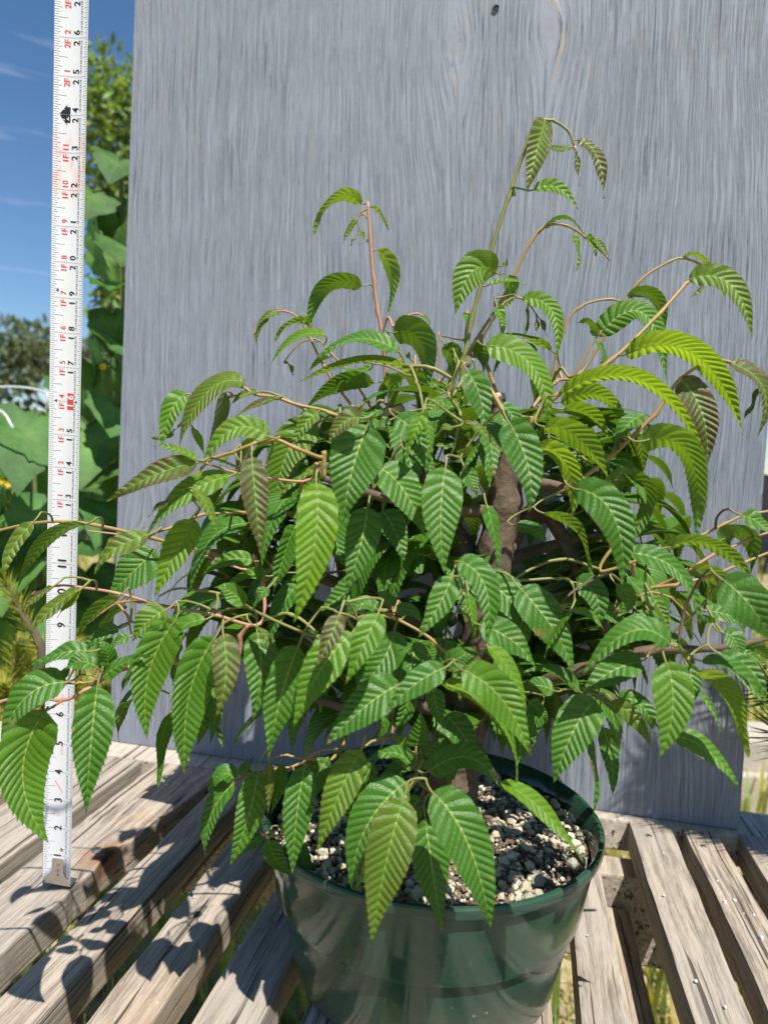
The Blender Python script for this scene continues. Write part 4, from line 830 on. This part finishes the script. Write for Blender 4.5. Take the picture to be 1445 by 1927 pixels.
def build_leaf(spec, rescale=1.0):
    bx, by, mx_, my, tx_, ty, W, roll, Y, tint = spec
    if 760 < by < 1300 and Y <= .45: Y -= .028
    B = P(bx, by, Y); Tp = P(tx_, ty, Y-(.012 if roll < 90 else -.004)*min(1, abs(ty-by)/120)); ym = (B.y+Tp.y)/2
    Md = P(mx_, my, ym); cd = (CAM-Md).normalized(); tan = (Tp-B).normalized()
    side = tan.cross(cd).normalized()
    if side.dot(Vector((.35, 0, 1))) < 0: side = -side
    if roll > 90: roll = 180-(180-roll)*.82
    elif roll > 30: roll = 30+(roll-30)*.75
    L0 = (Tp-B).length; W = min(W/max(.3, abs(math.cos(math.radians(roll)))), max(W, (.37 if roll < 90 else .30 if W > 40 else .2)*L0*FPX/depth(Md)))*random.uniform(.83, .96)
    a = math.radians(roll+random.uniform(-4, 4)); Nh = cd*math.cos(a)+side*math.sin(a); w = W/FPX*depth(Md)*rescale
    q = attach(B, (Md-B).normalized() if (Md-B).length > .001 else tan)
    small = (Tp-B).length < .022
    return leaf_geo(B, Md, Tp, Nh, w, max(0, tint), max(0, -tint) if tint <= 0 else (.55 if tint < .9 else .2), M_=2 if small else 4, sub=2 if small else 4, stem_from=q, nv=8 if small else None, bow=.05 if roll < 60 else .02)
order = sorted(LEAVES, key=lambda s: near(P(s[0], s[1], s[8]-(.028 if 760 < s[1] < 1300 and s[8] <= .45 else 0)))[1])
for s in order: leaf_mesh('leaf', [build_leaf(s)], tree, TI)
# leaves deeper in the crown, and on its far side
NFILL = max(0, 300-len(LEAVES)); stuff = []
def random_leaf(k, roof=False):
    for _ in range(60):
        a = random.uniform(0, 2*math.pi); rr_ = math.sqrt(random.random()); px = 835+400*rr_*math.cos(a); py = 1075+315*rr_*math.sin(a)
        if roof: px, py = 870+250*rr_*math.cos(a), 850+130*rr_*math.sin(a)
        bad = (685 < px < 800 and 715 < py < 800) or (890 < px < 1020 and 700 < py < 790) or (870 < px < 1000 and 830 < py < 1060)
        if not bad and not (py < 760 and (px < 700)): break
    e = rr_; Y = random.uniform(.51, .64) if k < NFILL+140 else random.uniform(.60, .73)
    if roof: Y = random.uniform(.52, .64)
    B = P(px, py, Y); out = Vector((B.x-.06, (B.y-.56)*1.1, 0)); out = out.normalized() if out.length > .01 else Vector((random.uniform(-1, 1), -1, 0)).normalized()
    out = (Matrix.Rotation(random.uniform(-.7, .7), 3, 'Z') @ out); Ln = random.uniform(.06, .1)*(.78 if roof else 1)
    dr = random.uniform(-.9, -.25) if py > 800 else random.uniform(-.5, .1)
    d1 = (out+Vector((0, 0, .15))).normalized(); d2 = (out*.7+Vector((0, 0, dr*1.6))).normalized()
    Md = B+d1*Ln*.5; Tp = Md+d2*Ln*.5
    Nh = (Vector((0, 0, 1))+out*.55).normalized(); w = Ln*random.uniform(.36, .46)
    q = attach(B, d1)
    return leaf_geo(B, Md, Tp, Nh, w, 0.0, random.uniform(0, .15), M_=3, sub=2 if k >= NFILL else 4, stem_from=q)
for k in range(NFILL+340):
    g_ = random_leaf(k)
    if k < NFILL: leaf_mesh('leaf', [g_], tree, TI)
    else: stuff.append(g_)
for k in range(75): stuff.append(random_leaf(NFILL+500, True))  # extra upper-crown leaves, added to shade the inside of the crown
leaf_mesh('inner_leaves', stuff, tree, TI, kind='stuff')
print('leaves', len(LEAVES), 'filler', NFILL, 'wood points', len(NETP))

# ------------------------------------------------------------------ background planting
def leafquad(vs, fs, cols, p, d, n, L_, W_, c):
    """one pointed leaf made of two bent halves"""
    s = d.cross(n).normalized(); k = len(vs)
    vs += [p, p+d*L_*.35+s*W_*.5+n*W_*.12, p+d*L_*.75+s*W_*.32, p+d*L_-n*L_*.12, p+d*L_*.75-s*W_*.32, p+d*L_*.35-s*W_*.5+n*W_*.12, p+d*L_*.5]
    fs += [(k, k+1, k+6), (k+1, k+2, k+6), (k+2, k+3, k+6), (k+3, k+4, k+6), (k+4, k+5, k+6), (k+5, k, k+6)]; cols += [tuple(c)+(1,)]*7
def rv(): 
    v = Vector((random.gauss(0, 1), random.gauss(0, 1), random.gauss(0, 1))); return v.normalized()
def jit(c, a=.25):
    f = random.uniform(1-a, 1+a); g_ = random.uniform(.9, 1.1); return (c[0]*f*g_, c[1]*f, c[2]*f)
M['bg_stem'] = simple('green_stem', (0.16, 0.20, 0.06), 0.6, 0.3, nscale=20)
M['bg_bark'] = simple('grey_bark', (0.16, 0.125, 0.09), 0.9, 0.1, nscale=12, col2=(0.07, 0.055, 0.04))

# broad-leaved plants: big lobed leaves on tall stems
def big_leaf(vs, fs, cols, p, d, n, S, c):
    s = d.cross(n).normalized(); k = len(vs)
    out = [(0, 0), (-.16, .22), (-.10, .42), (.10, .56), (.30, .50), (.40, .54), (.52, .40), (.72, .30), (.86, .14), (1.05, 0)]
    pts = out+[(a, -b_) for a, b_ in out[-2:0:-1]]
    w1, w2 = random.uniform(0, 6), random.uniform(.03, .07)
    def pt(a, b_): return p+d*S*a+s*S*b_+n*S*(.20*abs(b_)-.22*a*a+w2*math.sin(9*a+7*b_+w1))
    ring = [pt(a, b_) for a, b_ in pts]; inn = [pt(.18+(a-.18)*.5, b_*.5) for a, b_ in pts]
    vs += ring+inn+[pt(.2, 0)]; m = len(pts); fs += [(k+i, k+(i+1) % m, k+m+(i+1) % m, k+m+i) for i in range(m)]+[(k+m+i, k+m+(i+1) % m, k+2*m) for i in range(m)]
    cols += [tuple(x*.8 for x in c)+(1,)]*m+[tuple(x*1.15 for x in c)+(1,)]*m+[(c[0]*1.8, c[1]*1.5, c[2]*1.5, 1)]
BIG = (0.075, 0.175, 0.042)
PL = [  # stem foot x, distance, top height, leaves (photograph position of the leaf stalk end, size, facing tilt)
 ('tall broadleaf plant with big pale green lobed leaves close beside the grey board', [(228, 300, .10), (175, 360, .11), (235, 380, .13), (185, 400, .13), (240, 460, .12), (190, 470, .10), (232, 540, .12), (215, 590, .10), (170, 640, .11), (235, 660, .14), (180, 690, .15), (225, 760, .13), (165, 800, .17), (215, 830, .15), (240, 880, .12), (180, 900, .11), (230, 960, .14), (190, 1010, .15), (170, 1080, .12), (225, 1060, .13), (200, 1150, .13), (175, 1200, .12)], 215, 1.45),
 ('leafy broadleaf plant with wide soft green leaves growing behind the tape measure', [(60, 790, .17), (15, 850, .15), (95, 860, .15), (60, 900, .19), (10, 960, .16), (100, 960, .14), (50, 1010, .16), (95, 1050, .14), (20, 1060, .15), (70, 1110, .16), (110, 1140, .12), (30, 1160, .15), (-30, 820, .15), (-40, 930, .18), (-30, 1040, .16), (90, 790, .10)], 60, 1.35),
 ('dark green broadleaf plant rooted deep behind the wide soft leaves', [(130, 720, .14), (200, 740, .14), (150, 860, .15), (110, 930, .15), (200, 930, .16), (40, 930, .16), (140, 1010, .16), (0, 1010, .16), (90, 1100, .16), (170, 1120, .16), (30, 1120, .15), (240, 1130, .16), (220, 1220, .16), (120, 1210, .16), (60, 1220, .15)], 130, 1.9)]
for i, (lab, lv, fx, Y) in enumerate(PL):
    foot = P(fx, 1200, Y); foot.z = GZ; root = empty('broadleaf_plant', foot, lab, 'plant'); root.matrix_world = Matrix.Translation(foot)
    top = P(lv[0][0] if i == 0 else fx, min(l[1] for l in lv)+10, Y); stem = spline([foot, foot.lerp(top, .4)+Vector((.02, .03, 0)), top], 10)
    mb = MB(); mb.tube([p-foot for p in stem], lerp_list((.014, .005), len(stem)), 7); mb.build('stem', M['bg_stem'], root, True)
    for (px, py, S) in lv:
        vs, fs, cols = [], [], []; b0 = P(px, py, Y+random.uniform(-.12, .12)); j = min(range(len(stem)), key=lambda q: abs(stem[q].z-b0.z+.03)); st = stem[j]
        o_ = (b0-st); d = Vector((o_.x, o_.y-.10, -.12)).normalized() if o_.length > .02 else Vector((-.5, -.5, -.3)).normalized()
        d = (d+rv()*.6).normalized()
        if i == 0: d.x = abs(d.x)*.6; d.normalize()
        nn_ = (Vector((.05, -.45, .85))+rv()*.6); nn_ = (nn_-d*nn_.dot(d)).normalized()
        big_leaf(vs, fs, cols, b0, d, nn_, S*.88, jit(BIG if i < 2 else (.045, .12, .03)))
        mb = MB(); mb.tube(spline([st, st.lerp(b0, .6)+Vector((0, 0, .02)), b0], 4), .0028, 5); k = len(vs); vs += [Vector(v) for v in mb.v]; fs += [tuple(q+k for q in f) for f in mb.f]; cols += [(.12, .18, .05, 1)]*len(mb.v)
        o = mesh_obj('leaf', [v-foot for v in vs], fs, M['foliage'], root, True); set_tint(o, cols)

# clumped crowns for bushes and trees
def crown(vs, fs, cols, c, R, n, size, col, clumps=14, flat=.8):
    cl = [(c+Vector((rv().x*R.x*.75, rv().y*R.y*.75, rv().z*R.z*.8)), random.uniform(.28, .5)) for _ in range(clumps)]
    for k in range(n):
        q, r = random.choice(cl); dv_ = rv(); p = q+Vector((dv_.x*R.x, dv_.y*R.y, dv_.z*R.z*flat))*r*random.random()**.4
        d = (dv_+rv()*.9+Vector((0, 0, -.2))).normalized(); n_ = rv(); n_ = (n_-d*n_.dot(d)).normalized()
        leafquad(vs, fs, cols, p, d, n_, size*random.uniform(.6, 1.3), size*.5, jit(col, .35))
def tree_thing(name, foot, h, R, label, cat, col, n, size, group=None, trunk_r=.15, clumps=16, cz=.62):
    root = empty(name, foot, label, cat, group); root.matrix_world = Matrix.Translation(foot)
    mb = MB(); mb.tube([(0, 0, 0), (trunk_r*.3, 0, h*.3), (-trunk_r*.3, .02, h*.6), (0, 0, h*.9)], [trunk_r, trunk_r*.8, trunk_r*.5, trunk_r*.15], 8)
    for k in range(9):
        a = random.uniform(0, 6.28); z = h*random.uniform(.3, .7); mb.tube([(0, 0, z), (math.cos(a)*R.x*.4, math.sin(a)*R.y*.4, z+h*.08), (math.cos(a)*R.x*.75, math.sin(a)*R.y*.75, z+h*.18)], [trunk_r*.4, trunk_r*.25, trunk_r*.08], 5)
    mb.build('trunk', M['bg_bark'], root, True)
    vs, fs, cols = [], [], []; crown(vs, fs, cols, Vector((0, 0, h*cz)), R, n, size, col, clumps)
    o = mesh_obj('crown', vs, fs, M['foliage'], root); set_tint(o, cols); return root
f = P(232, 900, 3.6); f.z = GZ
tree_thing('feathery_tree', f, 3.15, Vector((.15, .3, .85)), 'slender airy tree with small pale green leaves rising behind the grey board', 'tree', (.17, .25, .075), 5200, .055, trunk_r=.025, clumps=46, cz=.70)
TREES = [(-19.5, 30, 7.2, 'broad grey-green tree standing beyond the dark fence', (.13, .165, .095)), (-15.2, 33, 7.9, 'tallest rounded tree on the skyline beside the tape', (.12, .155, .09)), (-11.5, 34, 7.0, 'hazy olive tree on the skyline next to the slender airy tree', (.13, .165, .09)),  # the paler leaf colours have distance haze painted in
         (-24.5, 32, 6.6, 'low spreading tree at the end of the far tree line', (.13, .165, .09)), (22, 32, 5.0, 'rounded tree beyond the field on the pine side', (.08, .12, .045)), (-7, 36, 6.8, 'dark tree of the far line hidden behind the grey board', (.07, .11, .04)), (2, 38, 6.5, 'wide tree of the far line behind the middle of the grey board', (.075, .11, .045)), (12, 36, 5.6, 'small tree of the far line behind the board edge', (.13, .165, .09))]
for x, y, h, lab, c in TREES: tree_thing('distant_tree', Vector((x, y, GZ)), h, Vector((3.0, 2.4, h*.36)), lab, 'tree', c, 2600, .42, 'trees along the skyline', trunk_r=.22, cz=.60)
for k, (x, y) in enumerate(((-9.6, 17), (-7.0, 18), (-4.6, 17.5))):
    tree_thing('hedge_bush', Vector((x, y, GZ)), 2.6, Vector((1.7, 1.0, .95)), ['olive bush behind the dark fence at the open end', 'olive bush behind the dark fence beside the tape', 'olive bush behind the dark fence behind the board'][k], 'bush', (.14, .17, .045), 2000, .16, 'olive bushes behind the fence', trunk_r=.06, cz=.5)
# dark shade-cloth fence
fence = empty('shade_fence', (0, 9.4, GZ), 'low black shade cloth fence running along the far edge of the garden', 'fence'); fence.matrix_world = Matrix.Translation((0, 9.4, GZ))
M['cloth'] = simple('shade_cloth', (0.022, 0.022, 0.026), 0.9, 0.1, nscale=6, col2=(0.012, 0.012, 0.015))
vs, fs = [], []
for i in range(81):
    x = -12+24*i/80
    for k in range(2):
        for z in (.05, 1.36+.03*math.sin(i*1.3)): vs.append((x, .03*math.sin(i*.9)+k*.012, z))
for i in range(80):
    a = i*4; fs += [(a, a+4, a+5, a+1), (a+2, a+3, a+7, a+6), (a+1, a+5, a+7, a+3)]
mesh_obj('cloth', vs, fs, M['cloth'], fence, True)
for i in range(13):
    mb = MB(); mb.tube([(-12+2*i, -.03, 0), (-12+2*i, -.03, 1.5)], .035, 8); mb.build('post', M['bg_bark'], fence, True)
# clear irrigation tube arching over the leaves
M['tube'] = None
b = N('milky_tube'); M['tube'] = b.done(b.principled(Base_Color=(.75, .77, .78, 1), Roughness=.25, Transmission_Weight=.55, IOR=1.35))
ip = [P(-150, 1150, 1.12), P(-110, 800, 1.12), P(-50, 735, 1.12), P(10, 728, 1.12), P(60, 731, 1.12), P(92, 741, 1.12)]; ip[0].z = GZ
tb = empty('irrigation_tube', ip[0], 'thin milky irrigation tube arching over the soft green leaves', 'tube'); tb.matrix_world = Matrix.Translation(ip[0])
mb = MB(); mb.tube([p-ip[0] for p in spline(ip, 8)], .0020, 8); mb.build('hose', M['tube'], tb, True)
mb = MB(); mb.tube([P(90, 738, 1.12)-ip[0], P(91, 752, 1.12)-ip[0], P(89, 770, 1.12)-ip[0]], .0028, 8); mb.build('dripper', M['tube'], tb, True)
mb = MB(); mb.tube([p-ip[0] for p in spline([P(-110, 800, 1.12), P(-60, 768, 1.12), P(0, 772, 1.10), P(26, 806, 1.09)], 6)], .0024, 8); mb.build('side_hose', M['tube'], tb, True)

# needle plants: shoots clothed in needles
def needle_shoot(vs, fs, cols, pts, n, ln, col, spread=.9, w=.0011):
    sp = spline(pts, 10)
    for k in range(n):
        i = random.randrange(len(sp)-1); p = sp[i].lerp(sp[i+1], random.random()); t = (sp[i+1]-sp[i]).normalized(); r = rv(); r = (r-t*r.dot(t)).normalized()
        d = (t+r*spread*random.uniform(.6, 1.3)).normalized(); s = d.cross(rv()).normalized(); L_ = ln*random.uniform(.7, 1.2); q = len(vs)
        s2 = d.cross(s); vs += [p+s*w, p-s*w*.5+s2*w*.8, p-s*w*.5-s2*w*.8, p+d*L_+Vector((0, 0, -.1*L_))]; fs += [(q, q+1, q+3), (q+1, q+2, q+3), (q+2, q, q+3)]; cols += [tuple(jit(col, .3))+(1,)]*4
def needle_plant(name, foot, shoots, label, cat, col, n, ln, r0=.006, spread=.9, w=.0011):
    root = empty(name, foot, label, cat); root.matrix_world = Matrix.Translation(foot); mb = MB(); vs, fs, cols = [], [], []
    for pts, rad in shoots:
        mb.tube([p-foot for p in spline(pts, 8)], lerp_list((rad, rad*.35), 8*(len(pts)-1)+1), 6); needle_shoot(vs, fs, cols, [p-foot for p in pts[1:]], n, ln, col, spread, w)
    mb.build('stem', M['bg_bark'], root, True); o = mesh_obj('needles', vs, fs, M['foliage'], root); set_tint(o, cols); o['kind'] = 'stuff'; return root
def fan(foot, top, k, spread_, h0=.35):
    out = [([foot, foot.lerp(top, .5), top], .008)]
    for i in range(k):
        q = foot.lerp(top, random.uniform(h0, .95)); e = q+Vector((random.uniform(-1, 1)*spread_, random.uniform(-.6, .6)*spread_, spread_*random.uniform(.3, 1.1))); out.append(([q, q.lerp(e, .5)+Vector((0, 0, -.02)), e], .004))
    return out
fa = P(25, 1330, 1.02); fa.z = GZ
needle_plant('conifer_shrub', fa, fan(fa, P(28, 1235, 1.02), 16, .10, .75)+[([P(60, 1330, 1.0), P(80, 1230, 1.0), P(45, 1160, 1.0), P(10, 1095, 1.0)], .008)], 'yellow-green needled conifer shrub behind the bench by the tape', 'shrub', (.30, .33, .04), 170, .035)
fb = P(165, 1330, 1.08); fb.z = GZ
needle_plant('conifer_shrub', fb, fan(fb, P(160, 1290, 1.08), 16, .10, .8), 'golden needled conifer shrub close behind the bench end next to the board', 'shrub', (.32, .34, .04), 170, .04)
# pine in the sun beside the bench: throws the needle shadow on the board
fp = Vector((.66, .56, GZ)); tops = [Vector((.372, .665, .175)), Vector((.40, .63, .24)), Vector((.42, .60, .29)), Vector((.41, .62, .20)), Vector((.45, .57, .34)), Vector((.47, .59, .40)), Vector((.40, .66, .25)), Vector((.43, .64, .16)), Vector((.39, .61, .30)), Vector((.44, .62, .24)), Vector((.39, .67, .13)), Vector((.41, .65, .33)), Vector((.385, .60, .36)), Vector((.385, .57, .42)), Vector((.38, .61, .31)), Vector((.395, .56, .46)), Vector((.40, .59, .38)), Vector((.39, .61, .27)), Vector((.41, .58, .33))]
sh = [([fp, Vector((.65, .57, -.3)), Vector((.60, .57, .05)), Vector((.58, .58, .28))], .012)]
for t in tops: sh.append(([Vector((.615, .572, random.uniform(-.08, .15))), Vector((.56, .58, t.z-.08)), t], .005))
needle_plant('pine_shrub', fp, sh, 'dark needled pine shrub beside the bench in front of the board edge', 'shrub', (.05, .085, .03), 200, .055, spread=.7, w=.0013)
# far yellow flowers among the leaves
fl = P(190, 1250, 1.5); fl.z = GZ; root = empty('yellow_wildflower', fl, 'yellow flowered weed between the broad leaves behind the tape', 'flower'); root.matrix_world = Matrix.Translation(fl)
mb = MB(); pet = []
for px, py in ((215, 870), (235, 800), (195, 690), (60, 985), (75, 975), (5, 905), (18, 910), (205, 905), (170, 905), (238, 610), (205, 615)):
    c = P(px, py, 1.33 if px < 100 else 1.42); mb.tube([p-fl for p in spline([fl, fl.lerp(c, .5)+Vector((.02, .05, .1)), c], 6)], .0018, 5); pet.append(c-fl)
mb.build('stalk', M['bg_stem'], root, True)
M['yellow'] = simple('yellow_petal', (.75, .55, .04), .6, .2)
for c in pet:
    mb = MB()
    for k in range(7):
        a = k*math.tau/7; d = Vector((math.cos(a), -.5, math.sin(a))).normalized(); s = Vector((-math.sin(a), 0, math.cos(a)))
        mb.add([c, c+d*.005+s*.0025, c+d*.010, c+d*.005-s*.0025], [(0, 1, 2, 3)])
    mb.build('flower_head', M['yellow'], root)
# pale timber lying in the grass on the pine side
tm = empty('timber_edging', (1.9, 2.5, GZ), 'pale weathered timber lying in the dry grass beyond the board', 'timber'); tm.matrix_world = Matrix.Translation((1.9, 2.5, GZ))
plank('timber', -.95, .9, -.11, .11, 0.0, .13, M['wood_pale'], tm, along='x', n=14)
plank('timber', -.97, .9, -.06, .16, .131, .235, M['wood_pale'], tm, along='x', n=14)
# grass: dry straw under the bench, greener field beyond
vs, fs, cols = [], [], []
for k in range(26000):
    r = random.random()
    if r < .42: x, y, h = random.uniform(-1.2, 1.1), random.uniform(.0, 1.5), random.uniform(.03, .10)
    elif r < .80: x, y, h = random.uniform(-3, 3.2), random.uniform(1.3, 5.5), random.uniform(.08, .28)
    else: x, y, h = random.uniform(-9, 9), random.uniform(5, 14), random.uniform(.15, .4)
    c = random.choice([(.42, .33, .16), (.36, .30, .13), (.30, .30, .08), (.20, .27, .05), (.16, .24, .05), (.48, .40, .22)]) if r < .42 else random.choice([(.36, .33, .09), (.26, .30, .06), (.19, .27, .05), (.45, .38, .14)])
    a = random.uniform(0, 6.28); ln = Vector((math.cos(a), math.sin(a), 0)); lean = random.uniform(.2, 1.6) if r < .42 else random.uniform(.1, .7)
    s = Vector((-ln.y, ln.x, 0))*h*.035*random.uniform(.7, 1.4); p = Vector((x, y, GZ-.002)); q = len(vs); m_ = p+Vector((0, 0, h*.6))+ln*h*.25*lean; t = p+Vector((0, 0, h*(1 if lean < .8 else .75)))+ln*h*.8*lean
    vs += [p-s, p+s, m_+s*.8, m_-s*.8, t]; fs += [(q, q+1, q+2, q+3), (q+3, q+2, q+4)]; cols += [tuple(jit(c, .25))+(1,)]*5
o = mesh_obj('grass', vs, fs, M['foliage']); set_tint(o, cols); tag(o, 'dry straw and green grass covering the ground under and behind the bench', 'grass', kind='stuff')
